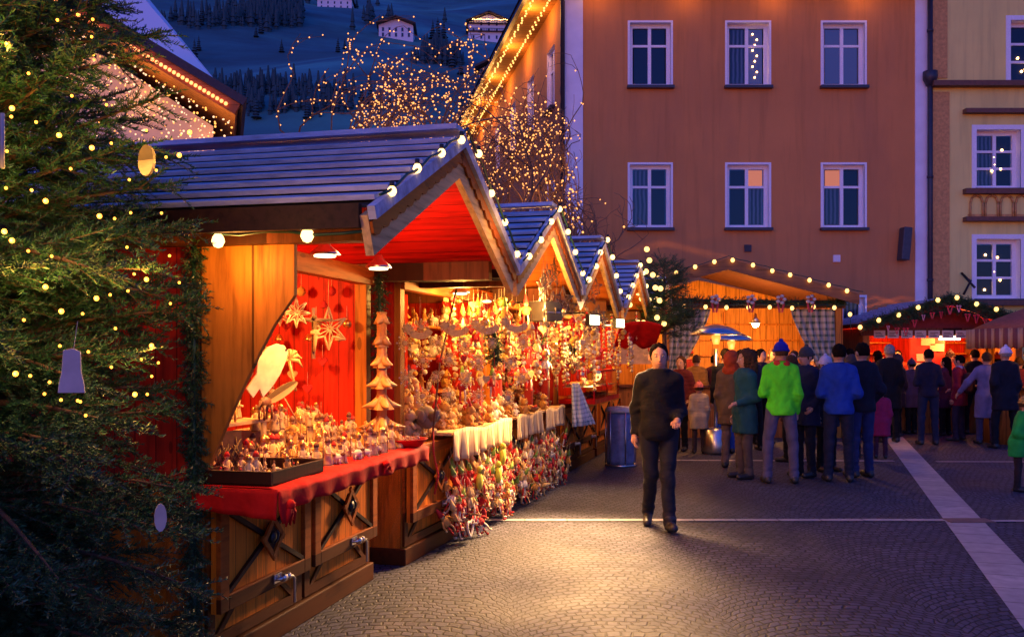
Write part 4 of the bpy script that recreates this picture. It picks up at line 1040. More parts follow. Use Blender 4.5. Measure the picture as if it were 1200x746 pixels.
lamp('stall_light', (.74, .6, 2.1), (1, .42, .08), 210, .1, SA); lamp('stall_light', (-1.2, 1.2, 2.1), (1, .42, .08), 70, .1, SA)
zA = 2.72
garland('fir_garland', 'fir garland with rosettes across the opening of the broad orange stall', [(AX-2.3, AY-.15, zA-.05), (AX-.8, AY-.15, zA+.02), (AX+1, AY-.15, zA-.04), (AX+2.35, AY-.15, zA-.05)], .09, 90, seed=21)
light_string('string of bulbs along the sloping front of the broad orange stall', [(AX-2.55, AY-.44, 2.86), (AX, AY-.44, 3.55), (AX+2.6, AY-.44, 2.86)], .38, .04, BULBF, start=.2, cap=False)
light_string('row of bulbs along the garland under the broad stall roof', [(AX-2.3, AY-.26, zA-.08), (AX+2.4, AY-.26, zA-.1), (AX+2.42, AY-.3, zA-.6)], .42, .04, BULBF, start=.5, cap=False)
for k, px in enumerate((838, 880, 915, 950)):
    m_ = MB(); x = wpx(px, AY-.3)
    for j in range(5): a_ = j*1.257; m_.ball((.09*math.cos(a_), -.02, .09*math.sin(a_)), (.06, .03, .045), 6, 0)
    m_.ball((0, -.05, 0), .04, 6, 1)
    for j in (-1, 1): m_.box((j*.06, 0, -.2), (.05, .01, .28), (0, j*.2, 0), 1)
    o = m_.build('bow', [plain('silver_bow', (.6, .55, .5), .4), plain('red_bow', (.5, .03, .03), .5)]); put(o, (x, AY-.3, zA), scale=.75)
    tag(o, ('silver and red bow on the garland above the patio heater', 'silver and red bow in the middle of the long garland', 'silver and red bow on the garland left of the checked curtain', 'dark red bow on the garland above the checked curtain')[k], 'bow')
BX, BY = 9.02, 19.7
SB = front_stall('red', 'low red lit food stall with frosted roof and fir covered gable', BX, BY, 1.82, 2.2, 2.76, 2.3, REDV, gable=REDW)
b = MB(); b.prism([(-1.7, 2.14), (1.7, 2.14), (0, 2.68)], .02, .05); b.build('gable_board', plain('dark_red_gable', (.22, .02, .015), .7), SB)
lamp('stall_light', (-.8, .9, 1.95), (1, .36, .08), 60, .1, SB); lamp('stall_light', (.75, .9, 1.95), (1, .36, .07), 60, .1, SB); lamp('stall_light', (0, .1, 1.9), (1, .3, .06), 30, .1, SB)
b = MB(); b.box((.35, .4, 2.0), (.42, .1, .09)); b.build('lamp', glow('tube_lamp', (1, .75, .4), 7), SB); b = MB(); b.box((1.15, .4, 2.02), (.3, .08, .05)); b.build('lamp', glow('tube_lamp', (1, .75, .4), 7), SB)
CARD = plain('menu_card', (.75, .62, .42), .7, .15, 60); INK = plain('card_ink', (.12, .05, .03), .8)
for k in range(11):
    x = -1.45+k*.285; c_ = MB(); c_.bb(x, x+.235, -.075, -.06, 1.99, 2.15)
    c_2 = MB()
    for j in range(3): c_2.bb(x+.03, x+.2-.03*((k+j) % 3), -.079, -.076, 2.025+j*.035, 2.04+j*.035)
    q = c_.build('menu_card', CARD, SB); c_2.build('print', INK, q)
b = MB(); b.bb(-.15, .62, 1.2, 1.26, 1.1, 2.05); b.build('red_panel', plain('signal_red', (.6, .03, .02), .5), SB)
for (x, z) in ((.0, 1.5), (.3, 1.72), (.1, 1.85), (-.05, 1.3)):
    c_ = MB(); c_.bb(x-.02, x+.28, 1.16, 1.19, z, z+.16); c_.build('menu_card', CARD, SB)
b = MB()
for z in (1.35, 1.65, 1.9): b.bb(-1.5, -.3, 1.9, 2.2, z, z+.03); b.bb(.75, 1.5, 1.9, 2.2, z, z+.03)
b.build('shelf', HONEY, SB)
r_ = random.Random(8)
garland('fir_garland', 'thick fir garland over the gable of the red food stall', [(BX-1.8, BY-.42, 2.24), (BX, BY-.42, 2.82), (BX+1.8, BY-.42, 2.24)], .12, 130, seed=22)
garland('fir_garland', 'fir swag hanging inside the gable of the red food stall', [(BX-1.2, BY-.4, 2.28), (BX, BY-.4, 2.6), (BX+1.2, BY-.4, 2.3)], .1, 90, seed=23)
light_string('string of bulbs over the fir gable of the red food stall', [(BX-2.05, BY-.5, 2.22), (BX, BY-.52, 2.9), (BX+1.9, BY-.5, 2.3)], .42, .045, BULBF, start=.35, cap=False)
rbm = [plain('red_ribbon', (.6, .02, .03), .4), plain('pink_ribbon', (.7, .3, .3), .4)]
rib = MB(); 
for q in (-1, 1): rib.box((q*.03, 0, -.09), (.03, .012, .2), (0, q*.25, 0)); rib.ball((q*.05, 0, .02), (.05, .02, .03), 6)
rbo = [rib.mesh('ribbon', rbm[0]), rib.mesh('ribbon', rbm[1])]
for k in range(16):
    o = addobj('ribbon', rbo[k % 4 == 0]); x = -1.35+k*.18; put(o, (BX+x, BY-.56, 2.66-abs(x)*.3-r_.uniform(0, .2)), r_.uniform(-.5, .5), scale=r_.uniform(.5, .8))
    tag(o, 'small pinkish ribbon bow tied on the fir gable of the red stall' if k % 4 == 0 else 'small red ribbon bow tied on the fir gable of the red stall', 'ribbon', 'ribbons on the fir gable')
# kiosk at the picture's edge
KX, KY = 10.05, 17.6
K = thing('kiosk', 'round kiosk with striped scalloped awning at the edge of the square', 'kiosk', (KX, KY, 0))
STRP = NT('striped_awning'); _t = STRP.coord('Object'); _g = STRP.add('ShaderNodeSeparateXYZ'); STRP.link(_t, _g.inputs[0])
_an = STRP.math('ARCTAN2', _g.outputs[1], _g.outputs[0]); STRP.base(STRP.mix(STRP.math('LESS_THAN', STRP.math('FRACT', STRP.math('MULTIPLY', _an, 8.0)), .45), (.55, .32, .16), (.22, .06, .04))); STRP.rough(.8); STRP = STRP.m
m = MB(); RK = 1.35
def val(u, v):
    a_ = u*2*math.pi; rr = RK+.03*math.sin(a_*50); return (rr*math.cos(a_), rr*math.sin(a_), 2.12-.32*v-(.05*abs(math.sin(a_*25)) if v == 1 else 0))
m.grid(val, 300, 2); m.build('valance', STRP, K, thick=.01)
m = MB(); m.lathe([(RK, 2.1), (RK*.7, 2.3), (.15, 2.62), (.02, 2.75)], (0,0,0), 40); m.build('awning', plain('kiosk_roof', (.32, .1, .06), .7), K)
m = MB(); m.lathe([(1.15, 0), (1.15, 1.0)], (0,0,0), 24); m.build('counter_base', PINE, K); m = MB(); m.lathe([(1.2, 1.0), (1.28, 1.01), (1.28, 1.05), (1.2, 1.06)], (0,0,0), 32); m.build('counter_top', BROWN, K)
m = MB()
for k in range(6): m.cyl((1.12*math.cos(k*1.047), 1.12*math.sin(k*1.047), 1.05), .05, 1.05, 8)
m.build('post', HONEY, K)
for k in range(3):
    m = MB(); m.box(((-.75, -.2, .05)[k], -1.05, 2.45), (.09, .05, .62), (0, R((-42, 38, 52)[k]), 0)); m.build('roof_strut', (plain('white_tube', (.75, .7, .75), .5), plain('pale_pink_tube', (.75, .35, .3), .4), plain('pale_pink_tube', (.75, .35, .3), .4))[k], K)
lamp('stall_light', (-.3, -.8, 1.9), (1, .42, .1), 40, .1, K); lamp('stall_light', (-.2, -1.25, 2.6), (1, .1, .05), 10, .1, K)
# ---------------------------------------------------------------- big fir in the foreground
def fir(name, label, loc, H, Rb, nbr, seed, tw=.2, nl=.022, zmin=.15, nnd=34, droop=.25, dens=1.0, taper=.85, sprs=1.0, wild=0):
    r_ = random.Random(seed); e = thing(name, label, 'fir tree', loc)
    tm = [sprig_template(tw*sprs, nnd, nl*sprs, i+seed) for i in range(5)]
    t = MB(); t.tube([(0,0,0), (.01,0,H*.4), (0,.01,H*.8), (0,0,H)], [H*.017+.02, H*.012+.01, H*.006+.004, .004], 8); t.build('trunk', BARK, e)
    ms = []; br = MB()
    for i in range(nbr):
        f_ = (i+r_.random())/nbr; z = zmin+(H-zmin)*f_**1.15; Lb = Rb*(1-f_**1.15)**taper*r_.uniform(.78, 1.08)*(1 if not wild else min(1, .62+.38*z/1.2)*.95)+.06
        a = i*2.399+r_.uniform(-.3, .3); up = .3*f_+r_.uniform(-.28, .45)+wild*r_.uniform(.0, .5)
        d = Vector((math.cos(a), math.sin(a), up)).normalized(); pts = []; n = 6
        for k in range(n+1):
            s = k/n; pts.append(Vector((0,0,z))+d*Lb*s+Vector((0,0,-droop*Lb*s*s*(1-f_)+.06*Lb*s**4)))
        br.tube(pts, [.013*(1-.85*k/n)*(.5+Lb) for k in range(n+1)], 5)
        # side twigs, then their own twigs
        m_ = int(Lb/.055*dens)
        for k in range(2, m_+1):
            s = k/m_; q = s*n; j = min(int(q), n-1); p = pts[j].lerp(pts[j+1], q-j); dd = (pts[j+1]-pts[j]).normalized()
            side = Vector((-dd.y, dd.x, 0)).normalized()
            for sg in (-1, 1):
                Ls = (.42*Lb*(1-s)+.10)*r_.uniform(.6, 1.1); sd = (dd*.75+side*sg*r_.uniform(.3, 1.0)+Vector((0,0,r_.uniform(-.25-.35*wild, .12+.35*wild)))).normalized()
                nn = max(1, int(Ls/(tw*.7)))
                for u in range(nn):
                    pp = p+sd*Ls*u/nn+Vector((0,0,-.12*(Ls*u/nn)))
                    ms.append((r_.randrange(5), frame_from(pp, sd+Vector((r_.gauss(0,.12), r_.gauss(0,.12), r_.gauss(0,.12))), r_.uniform(-.5,.5), r_.uniform(.8, 1.15))))
                    if r_.random() < .75:
                        s3 = (sd+side*r_.uniform(-.9, .9)+Vector((0,0,r_.uniform(-.4,.3)))).normalized(); ms.append((r_.randrange(5), frame_from(pp+sd*.05, s3, r_.uniform(-.5,.5), r_.uniform(.5, .85))))
            if k > m_*.8: ms.append((r_.randrange(5), frame_from(p, dd+Vector((0,0,r_.uniform(-.1,.2))), 0, 1)))
    V, Q, mi = scatter(tm, ms); br.build('branches', BARK, e)
    addobj('crown', npmesh('fir_crown', V, Q, [NEED, BARK], mi), e)
    return e, len(ms)
TX, TY = -2.28, 3.75
big, nms = fir('fir_tree', 'big dark fir with amber lights and wooden ornaments beside the nearest stall', (TX, TY, .3), 5.1, 1.34, 420, 3, tw=.15, nl=.025, zmin=-.05, nnd=36, droop=.45, taper=.72, dens=1.1, wild=1)
print('sprigs', nms)
# planter and stand below it
m = MB(); m.lathe([(.42, 0), (.46, .25), (.5, .46), (.46, .5), (.40, .46)], (TX+.05, TY, 0), 20); o = m.build('tub', plain('old_tub_wood', (.16, .10, .07), .85, .5, 12)); tag(o, 'weathered wooden tub the big fir stands in', 'planter')
m = MB(); m.ball((TX+.62, TY-.55, .14), (.35, .2, .13), 10); m.box((TX+.7, TY-.3, .1), (.9, .16, .16), (0, 0, .3)); tag(m.build('log', plain('pale_old_log', (.3, .22, .16), .9, .5, 18, bump=.5)), 'weathered pale log lying at the foot of the big fir', 'log')
def fir_r(z):
    f_ = max(0, min(1, (z-.3)/5.1)); return 1.34*(1-f_)**.72*min(1, .62+.38*max(0, z-.3)/1.2)*.93+.06
# lights on the big fir (from the photograph: px, py, depth)
FL = glow('fir_light', (1, .36, .03), 6); LS = thing('light_string', 'string of small amber lights wound through the big fir', 'string lights', (TX, TY, 0))
pl = [(6,50,1),(105,20,0),(103,40,0),(6,123,1),(0,270,1),(6,280,1),(20,140,0),(42,143,0),(62,155,1),(105,172,1),(125,165,0),(175,155,0),(222,155,1),(212,183,1),(52,235,1),(35,222,0),(122,255,1),(137,257,0),(155,250,0),(46,335,1),(28,293,0),(76,365,1),(92,367,0),(117,350,1),(127,345,0),(175,328,1),(162,322,0),(145,340,0),(180,405,1),(168,421,0),(180,425,0),(11,438,1),(38,440,0),(44,462,0),(157,462,1),(170,462,0),(75,468,0),(84,470,0),(97,487,0),(50,448,0),(173,441,0),(196,185,0),(184,200,0),(98,470,0),(12,222,0),(88,200,0),(105,60,0),(65,22,0),(115,68,0),(88,15,0),(150,290,0),(200,300,0),(196,355,0),(60,300,0),(30,375,0),(130,430,0),(100,412,0),(140,385,0),(205,330,0),(15,180,0),(80,110,0),(120,120,0),(40,90,0),(65,405,0),(190,250,0),(150,210,0)]
r_ = random.Random(5); cab = []
for k, (px, py, big_) in enumerate(pl):
    # distance of the crown's surface along this ray
    best = None
    for q in range(60):
        Y = 2.45+q*.02; p = P(px, py, Y); f_ = max(0, min(1, (p.z-.3)/5.1)); rad = fir_r(p.z)
        if math.hypot(p.x-TX, p.y-TY) < rad*.86: best = p; break
    if best is None: best = P(px, py, TY-.1)
    best = best+Vector((0, r_.uniform(-.04, .05), 0)); b = MB(); rr = .0095 if big_ else .0055
    b.ball(best-Vector((TX, TY, 0)), rr, 8); b.build('bulb', FL, LS); cab.append(best-Vector((TX, TY, 0)))
    if big_: lamp('fir_bulb_light', best+Vector((0, -.03, .0)), (1, .5, .08), 2.4, .015)
cab.sort(key=lambda v: v.z); c_ = MB()
for i in range(len(cab)-1):
    if (cab[i+1]-cab[i]).length < .22: c_.tube([cab[i], (cab[i]+cab[i+1])/2+Vector((0,.1,-.03)), cab[i+1]], .0012, 4)
pass
# ornaments hung in the fir
def surf_pt(px, py, k=.95):
    for q in range(90):
        p = P(px, py, 2.3+q*.02); f_ = max(0, min(1, (p.z-.3)/5.1))
        if math.hypot(p.x-TX, p.y-TY) < fir_r(p.z)*k: return p
    return P(px, py, TY-.3)
OW = plain('white_painted_wood', (.42, .38, .36), .6, .2, 9); OY = wood('bare_thin_wood', (.6, .42, .2), 'X', 'Z', 9)
p = surf_pt(86, 436, 1.0); m = MB(); hpx = p.y/F
prof = [(-11,-26),(-13,0),(-16,14),(-17,24),(0,24),(13,24),(12,14),(9,0),(8,-24),(0,-28)]
m.prism([(x*hpx, -z*hpx) for x, z in prof], -.005, .005); m.tube([(0,0,24*hpx), (.01,.01,60*hpx)], .0015, 4); o = m.build('wooden_ornament', OW, bevel=.002); put(o, p, .1); tag(o, 'flat white bell shaped ornament hanging in the fir', 'ornament')
p = surf_pt(188, 606, 1.0); m = MB(); m.prism([(6*math.cos(t)*hpx*1.3, 17*math.sin(t)*hpx*1.1) for t in [k*.5 for k in range(13)]], -.005, .005); o = m.build('wooden_ornament', OW); put(o, p, .5); tag(o, 'flat pale oval ornament low on the fir near the stall post', 'ornament')
p = surf_pt(172, 188, 1.0); m = MB(); m.prism([(15*math.cos(t)*hpx, 21*math.sin(t)*hpx) for t in [k*.3 for k in range(21)]], -.006, .006); o = m.build('wooden_ornament', OY); put(o, p, -.5); tag(o, 'round bare wood disc ornament high on the fir beside the roof', 'ornament')
p = surf_pt(3, 165, 1.0); m = MB(); m.tube([(0,0,.09), (0,0,-.09)], .007, 8); o = m.build('wooden_ornament', OW); put(o, p); tag(o, 'thin pale stick ornament at the fir beside the picture edge', 'ornament')
# small fir in the alley
sf, _ = fir('fir_tree', 'small fir hung with round bulbs between the fourth and last stalls', tuple(M2 @ Vector((1.15, 8.0, .0))), 3.15, .5, 90, 9, tw=.16, nl=.035, zmin=1.95, nnd=26, droop=.15, sprs=1.4, dens=1.0, wild=1)
ps = [(761,305),(757,318),(752,329),(748,343),(765,322),(768,337),(773,352),(738,343),(738,357),(748,378),(754,378),(758,292),(752,350),(774,338),(778,379),(770,372)]
e = thing('light_string', 'round bulbs hung on the small fir in the alley', 'string lights', tuple(M2 @ Vector((1.15, 8.0, 0))), 0, 'festoon strings on the stalls')
for px, py in ps:
    Yq = e.location.y-.45; b = MB(); b.ball(P(px, py, Yq)-Vector(e.location), .042, 8); b.build('bulb', BULBF, e)

# ---------------------------------------------------------------- bare tree wrapped in lights
LB = plain('bare_bark', (.20, .11, .06), .9, .4, 20)
def bare_tree(name, label, base, H, spread, seed, bias=(0,0), nb=800, keep=None, ell=None):
    r_ = random.Random(seed); e = thing(name, label, 'tree', base); segs = []; m = MB()
    def grow(p, d, L, r, lv):
        n = 4; pts = [p]; q = p
        for i in range(n):
            d = (d+Vector((r_.gauss(0,.16), r_.gauss(0,.16), r_.gauss(0,.12)+.03))).normalized()
            if ell:
                w_ = q+d*L/n; ex_ = Vector(((w_.x-ell[0])/ell[3], w_.y/ell[3], (w_.z-ell[2])/ell[4]))
                if ex_.length > 1: d = (d-Vector((ex_.x, ex_.y, ex_.z*.6)).normalized()*r_.uniform(.0, .55)).normalized()
            q = q+d*L/n; pts.append(q)
        m.tube(pts, [r*(1-.4*i/n) for i in range(n+1)], 5 if lv > 1 else 8)
        if lv >= 1: segs.extend([(pts[i], pts[i+1]) for i in range(n)])
        if lv >= 5 or L < .25: return
        for k in range(r_.choice((2, 3, 3)) if lv < 4 else 2):
            j = r_.randint(2, n); dd = (d+Vector((r_.gauss(0,.6)+bias[0]*.2, r_.gauss(0,.45), r_.gauss(.08,.38)))).normalized()
            grow(pts[j], dd, L*r_.uniform(.6, .85), r*.6, lv+1)
    m.tube([(0,0,0), (0,0,H*.3)], [.16, .11], 8)
    for k in range(8):
        a = k*.785+.4; grow(Vector((0,0,H*.3)), Vector((math.cos(a)*spread, math.sin(a)*spread*.5, .62)).normalized(), H*.3, .042, 1)
    m.build('trunk', LB, e)
    pts = []
    for a, b in segs:
        n = max(1, int((b-a).length/.085))
        for k in range(n):
            p = a.lerp(b, (k+r_.random())/n)+Vector((r_.gauss(0,.025), r_.gauss(0,.025), r_.gauss(0,.025)))
            if keep is None or keep(p+Vector(base)): pts.append(p)
    r_.shuffle(pts); pts = pts[:nb]
    return e, pts
def bulbs_on(label, base, pts, mat, size, grp):
    e = thing('light_string', label, 'string lights', base, 0, grp); pts = sorted(pts, key=lambda p: p.y+base[1])
    for p in pts[:100]: b = MB(); b.ball(p, size*1.25, 6); b.build('bulb', mat, e)
    b = MB()
    for p in pts[100:]: b.ball(p, size, 5)
    if len(pts) > 100: o = b.build('bulbs', mat, e); o['kind'] = 'stuff'
    return e
TWK = glow('tree_twinkle', (1, .36, .09), 2.6, False)
base = (wpx(505, 15.5), 15.5, 0)
bt, pts = bare_tree('bare_tree', 'leafless tree wrapped in amber lights behind the stall roofs', base, 7.6, .8, 12, nb=1500, keep=lambda p: p.z > 4.2, ell=(.25,0,4.2,1.7,2.1))
bulbs_on('dense amber lights wrapped round the leafless tree above the roofs', base, pts, TWK, .0125, None)
base2 = (wpx(610, 18.5), 18.5, 0)
bt2, pts2 = bare_tree('bare_tree', 'smaller leafless lit tree standing against the flank of the terracotta house', base2, 7.2, .6, 31, nb=640, keep=lambda p: p.z > 3.4, ell=(.1,0,4.4,1.05,1.9))
bulbs_on('dense amber lights on the smaller tree beside the terracotta flank', base2, pts2, TWK, .016, None)
base3 = (wpx(688, 14.8)-.1, 15.9, 0)
bt3, pts3 = bare_tree('bare_tree', 'thin young leafless tree before the white corner strip', base3, 4.3, .35, 40, nb=90, ell=(0,0,3,.55,1.4))
bulbs_on('few amber lights on the thin young tree before the corner strip', base3, pts3, TWK, .015, None)
for (x, y, z, wt) in ((base[0]-.6, 15.0, 4.9, 22), (base[0]+1, 15.1, 4.9, 22), (base2[0]+.2, 17.9, 4.6, 26), (base2[0]+.7, 18.2, 5.2, 20)): lamp('tree_glow_light', (x, y, z), (1, .4, .1), wt, .5)
# ---------------------------------------------------------------- goods on and around the stalls
LIME = wood('carved_lime_wood', (.62, .40, .17), 'X', 'Z', 9, .5, .7); LW = plain('light_carved_wood', (.62, .42, .2), .55, .25, 60); DW = plain('dark_carved_wood', (.2, .08, .03), .5, .3, 60)
CRM = plain('cream_cloth_toy', (.76, .52, .19), .9, .2, 60); RDF = plain('red_felt', (.55, .02, .015), .85, .2, 60); GRF = plain('green_felt', (.16, .28, .04), .85, .2, 60); WHF = plain('white_wool', (.76, .67, .48), .95, .15, 80)
OCH = plain('ochre_plush', (.6, .3, .06), .9, .25, 60); BRF = plain('brown_plush', (.2, .08, .03), .9, .3, 60); GLD = plain('gold_leaf', (.8, .45, .12), .3, .1, 20, .9); DMET = plain('dark_tin', (.14, .11, .1), .4, .3, 20, .6)
TAN = plain('tan_dough', (.5, .26, .1), .8, .3, 60)
GM = [LW, DW, CRM, RDF, GRF, WHF, OCH, BRF, GLD]
def fig(seed):
    r_ = random.Random(seed); m = MB(); a = r_.choice((0, 0, 0, 6, 2, 3)); h_ = r_.choice((0, 2)); ht_ = r_.uniform(.85, 1.15); 
    m.lathe([(.026, 0), (.028, .01), (.018, .06), (.02, .085), (.009, .098)], (0,0,0), 8, a, sc=(1, .8)); m.ball((0,0,.112), .0145, 8, h_)
    m.lathe([(.017, .112), (.012, .13), (.002, .14)], (0,0,0), 8, r_.choice((3, 1, 7, 8)))
    for s in (-1, 1): m.tube([(s*.018, 0, .085), (s*.026, -.008, .062), (s*.012, -.026, .058)], .0055, 5, a)
    if r_.random() < .5: m.tube([(.028, -.02, 0), (.026, -.024, .14)], .0022, 4, 1)
    m.cyl((0,0,-.004), .03, .006, 10, 1); return m
def sheep(seed, c=5, s=1):
    m = MB(); m.ball((0,0,.05), (.042, .024, .027), 8, c); m.ball((.045,0,.072), (.019,.013,.014), 7, c if seed % 2 else 7)
    for x in (-.025, .025):
        for y in (-.012, .012): m.tube([(x,y,.04), (x,y,0)], [.006,.004], 5, 7 if seed % 2 else c)
    for y in (-.01, .01): m.ball((.04, y*1.3, .084), (.004,.008,.005), 5, c)
    m.ball((-.045,0,.055), .008, 5, c); return m
def flake(seed):
    m = MB(); n = 8; R_ = .05
    for k in range(n):
        a = 2*math.pi*k/n; c, s = math.cos(a), math.sin(a)
        m.tube([(.010*c, 0, .010*s), (R_*c, 0, R_*s)], .0026, 4, 2)
        for t in (.6, .9):
            for q in (-1, 1): b = a+q*.38; m.tube([(R_*t*.75*c, 0, R_*t*.75*s), (R_*t*math.cos(b), 0, R_*t*math.sin(b))], .0022, 4, 2)
        if seed % 2: m.ball((R_*1.02*c, 0, R_*1.02*s), .007, 5, 5)
    m.lathe([(.006, -.003), (.018, -.003), (.018, .003), (.006, .003)], (0,0,0), 12, 2, axis=(0,1,0)); m.tube([(0,0,R_), (0,0,R_+.13)], .0012, 4, 3); return m
def star(seed, mt=2, n=5, R_=.07):
    m = MB(); pts = []
    for k in range(2*n): a = math.pi*k/n+math.pi/2; rr = R_ if k % 2 == 0 else R_*.42; pts.append((rr*math.cos(a), rr*math.sin(a)))
    for i in range(2*n):
        p, q = pts[i], pts[(i+1) % (2*n)]; m.tube([(p[0], 0, p[1]), (q[0], 0, q[1])], .0042, 5, mt)
        m.tube([(p[0], 0, p[1]), (p[0]*.1, -.012, p[1]*.1)], .0024, 4, mt)
    m.tube([(0,0,R_), (0,0,R_+.14)], .0012, 4, mt); return m
def doll(seed):
    """hanging cloth gnome with dangling legs"""
    r_ = random.Random(seed); m = MB(); b = r_.choice((2, 3, 5, 2, 6, 2)); h_ = r_.choice((3, 2, 4, 5, 2, 3)); 
    m.lathe([(.012, .0), (.034, .01), (.032, .04), (.018, .07)], (0,0,0), 8, b, sc=(1, .8)); m.ball((0,-.004,.085), .02, 8, 2); m.lathe([(.024, .09), (.016, .12), (.003, .165)], (0,0,0), 8, h_)
    m.ball((0,-.026,.084), .005, 5, 3)
    for s in (-1, 1):
        m.tube([(s*.014,0,.01), (s*.02,-.006,-.035), (s*.018,0,-.075)], [.008,.007,.007], 5, r_.choice((5, 3, 2))); m.ball((s*.02,-.012,-.082), (.010,.017,.008), 6, r_.choice((3, 7, 5)))
        m.tube([(s*.024,0,.06), (s*.05,-.004,.03), (s*.056,-.01,.005)], .007, 5, b); m.ball((s*.057,-.01,-.002), .009, 5, 2)
    m.tube([(0,0,.16), (0,0,.24)], .0012, 4, 5); return m
def heart(seed):
    m = MB(); c = (3, 2, 0)[seed % 3]
    pts = []
    for k in range(18):
        t = 2*math.pi*k/18; pts.append((.0024*16*math.sin(t)**3, .0024*(13*math.cos(t)-5*math.cos(2*t)-2*math.cos(3*t)-math.cos(4*t))))
    m.prism(pts, -.008, .008, c); m.tube([(0,0,.02), (0,0,.12)], .0012, 4, 5); return m
def toy(seed):
    """sitting plush animal"""
    r_ = random.Random(seed); c = r_.choice((2, 6, 5, 6, 6, 0, 7, 0, 3)); m = MB(); m.ball((0,0,.05), (.045,.04,.055), 9, c); m.ball((0,-.01,.125), .036, 9, c); m.ball((0,-.042,.118), (.016,.014,.012), 7, 2)
    for s in (-1, 1):
        m.ball((s*.026,0,.158), (.012,.008,.02 if seed % 2 else .012), 6, c); m.ball((s*.032,-.04,.015), (.015,.028,.015), 6, c); m.tube([(s*.035,-.01,.08), (s*.05,-.035,.05)], [.014,.011], 6, c); m.ball((s*.013,-.046,.13), .004, 5, 1)
    if seed % 5 == 0: m.lathe([(.03,.15), (.018,.18), (.003,.215)], (0,0,0), 8, 3)
    return m
def ball_orn(seed):
    c = (8, 8, 6, 3)[seed % 4]; m = MB(); m.ball((0,0,0), .032, 10, c); m.cyl((0,0,.028), .008, .01, 8, 8); m.tube([(0,0,.03), (0,0,.12)], .0012, 4, 5); return m
def chain(seed):
    """string of wooden beads and small shapes"""
    r_ = random.Random(seed); m = MB(); m.tube([(0,0,.0), (0,0,-.42)], .0014, 4, 5)
    for k in range(9): c = r_.choice((2, 2, 0, 5, 6, 2, 3)); z = -.03-.045*k; (m.ball((r_.uniform(-.006,.006), 0, z), r_.uniform(.014,.022), 7, c) if k % 3 else m.box((0,0,z), (.045,.012,.03), (0, r_.uniform(-.6,.6), 0), c))
    return m
def bell(seed):
    m = MB(); c = (8, 2, 3)[seed % 3]; m.lathe([(.032, 0), (.028, .012), (.018, .035), (.008, .046)], (0,0,0), 10, c); m.ball((0,0,-.003), .008, 6, 8); m.tube([(0,0,.045), (0,0,.12)], .0012, 4, 3); return m
def horse(seed):
    c = (0, 6, 1)[seed % 3]; m = MB(); m.ball((0,0,.095), (.06,.026,.032), 9, c); m.tube([(.045,0,.11), (.075,0,.155), (.1,0,.15)], [.022,.015,.011], 7, c)
    for x in (-.04, .04):
        for y in (-.015, .015): m.tube([(x,y,.08), (x*1.1,y,.04), (x,y,.0)], [.011,.007,.006], 5, c)
    for y in (-.008,.008): m.ball((.073,y,.17), (.005,.004,.011), 5, c)
    m.tube([(-.055,0,.105), (-.08,0,.06)], [.009,.005], 5, 7); m.tube([(.04,0,.135), (.062,0,.165)], .007, 5, 7); return m
def basket(seed):
    m = MB(); m.lathe([(.05,0), (.065,.03), (.072,.05), (.066,.052), (.055,.02)], (0,0,0), 14, 1); r_ = random.Random(seed)
    for k in range(12): m.ball((r_.uniform(-.04,.04), r_.uniform(-.04,.04), .045+r_.uniform(0,.015)), .014, 6, r_.choice((6, 3, 2, 8)))
    return m
KINDS = {'carved_figure': (fig, 10), 'toy_sheep': (sheep, 2), 'straw_snowflake': (flake, 2), 'hanging_star': (star, 1), 'cloth_gnome': (doll, 12), 'felt_heart': (heart, 3), 'plush_toy': (toy, 10),
         'glass_ball': (ball_orn, 4), 'bead_chain': (chain, 5), 'hanging_bell': (bell, 3), 'carved_horse': (horse, 3), 'small_basket': (basket, 2)}
PROTO = {k: [fn(i).mesh(k, GM) for i in range(n)] for k, (fn, n) in KINDS.items()}
CATS = {'carved_figure': 'figurine', 'toy_sheep': 'figurine', 'straw_snowflake': 'ornament', 'hanging_star': 'ornament', 'cloth_gnome': 'doll', 'felt_heart': 'ornament', 'plush_toy': 'soft toy', 'glass_ball': 'ornament', 'bead_chain': 'ornament', 'hanging_bell': 'ornament', 'carved_horse': 'figurine', 'small_basket': 'basket'}
def good(kind, Mw, loc, label, rz=0, s=1.0, v=None, group=None, rx=0, ry=0):
    o = addobj(kind, PROTO[kind][rnd.randrange(len(PROTO[kind])) if v is None else v % len(PROTO[kind])])
    q = Mw @ Vector(loc); th = Mw.to_euler().z
    put(o, q, th+rz, rx, ry, s); tag(o, label, CATS[kind], group or (CATS[kind]+'s: '+label)); return o
FR = math.pi/2   # local -Y front turned to face the alley (+x)
ZT = .985
# --- first stall: red cloth over the folding shelf
sh_ = MB(); sh_.bb(.03, .42, -.02, 2.2, .955, .985); sh_.build('folding_shelf', BROWNY, S1)
c = MB()
def clothf(u, v):
    y = -.07+2.3*u
    if v < .6: return (-.55+1.01*(v/.6), y, .995+.004*math.sin(u*31)*math.sin(v*9))
    t_ = (v-.6)/.4; dr = .10+.012*math.sin(u*17)**2+(.07 if .0 < u < .06 else 0)
    return (.46+.012*math.sin(u*60)*t_, y, .99-dr*t_)
c.grid(clothf, 90, 14); o = c.build('red_tablecloth', REDCLOTH, thick=.004); o.matrix_world = M1; tag(o, 'bright red cloth draped over the counter of the nearest stall', 'tablecloth')
c = MB(); c.grid(lambda u, v: (-.1+.56*u, -.075-.015*v+.01*math.sin(u*22)*v, .992-(.10+.05*u)*v), 24, 5); c.build('side_drape', REDCLOTH, o, thick=.004)
c = MB(); c.ball((.47, .03, .9), (.03,.035,.03), 8)
for k in range(3): c.tube([(.47,.03,.9), (.475,.0+.03*k,.86), (.47,-.01+.045*k,.80)], [.02,.018,.004], 6)
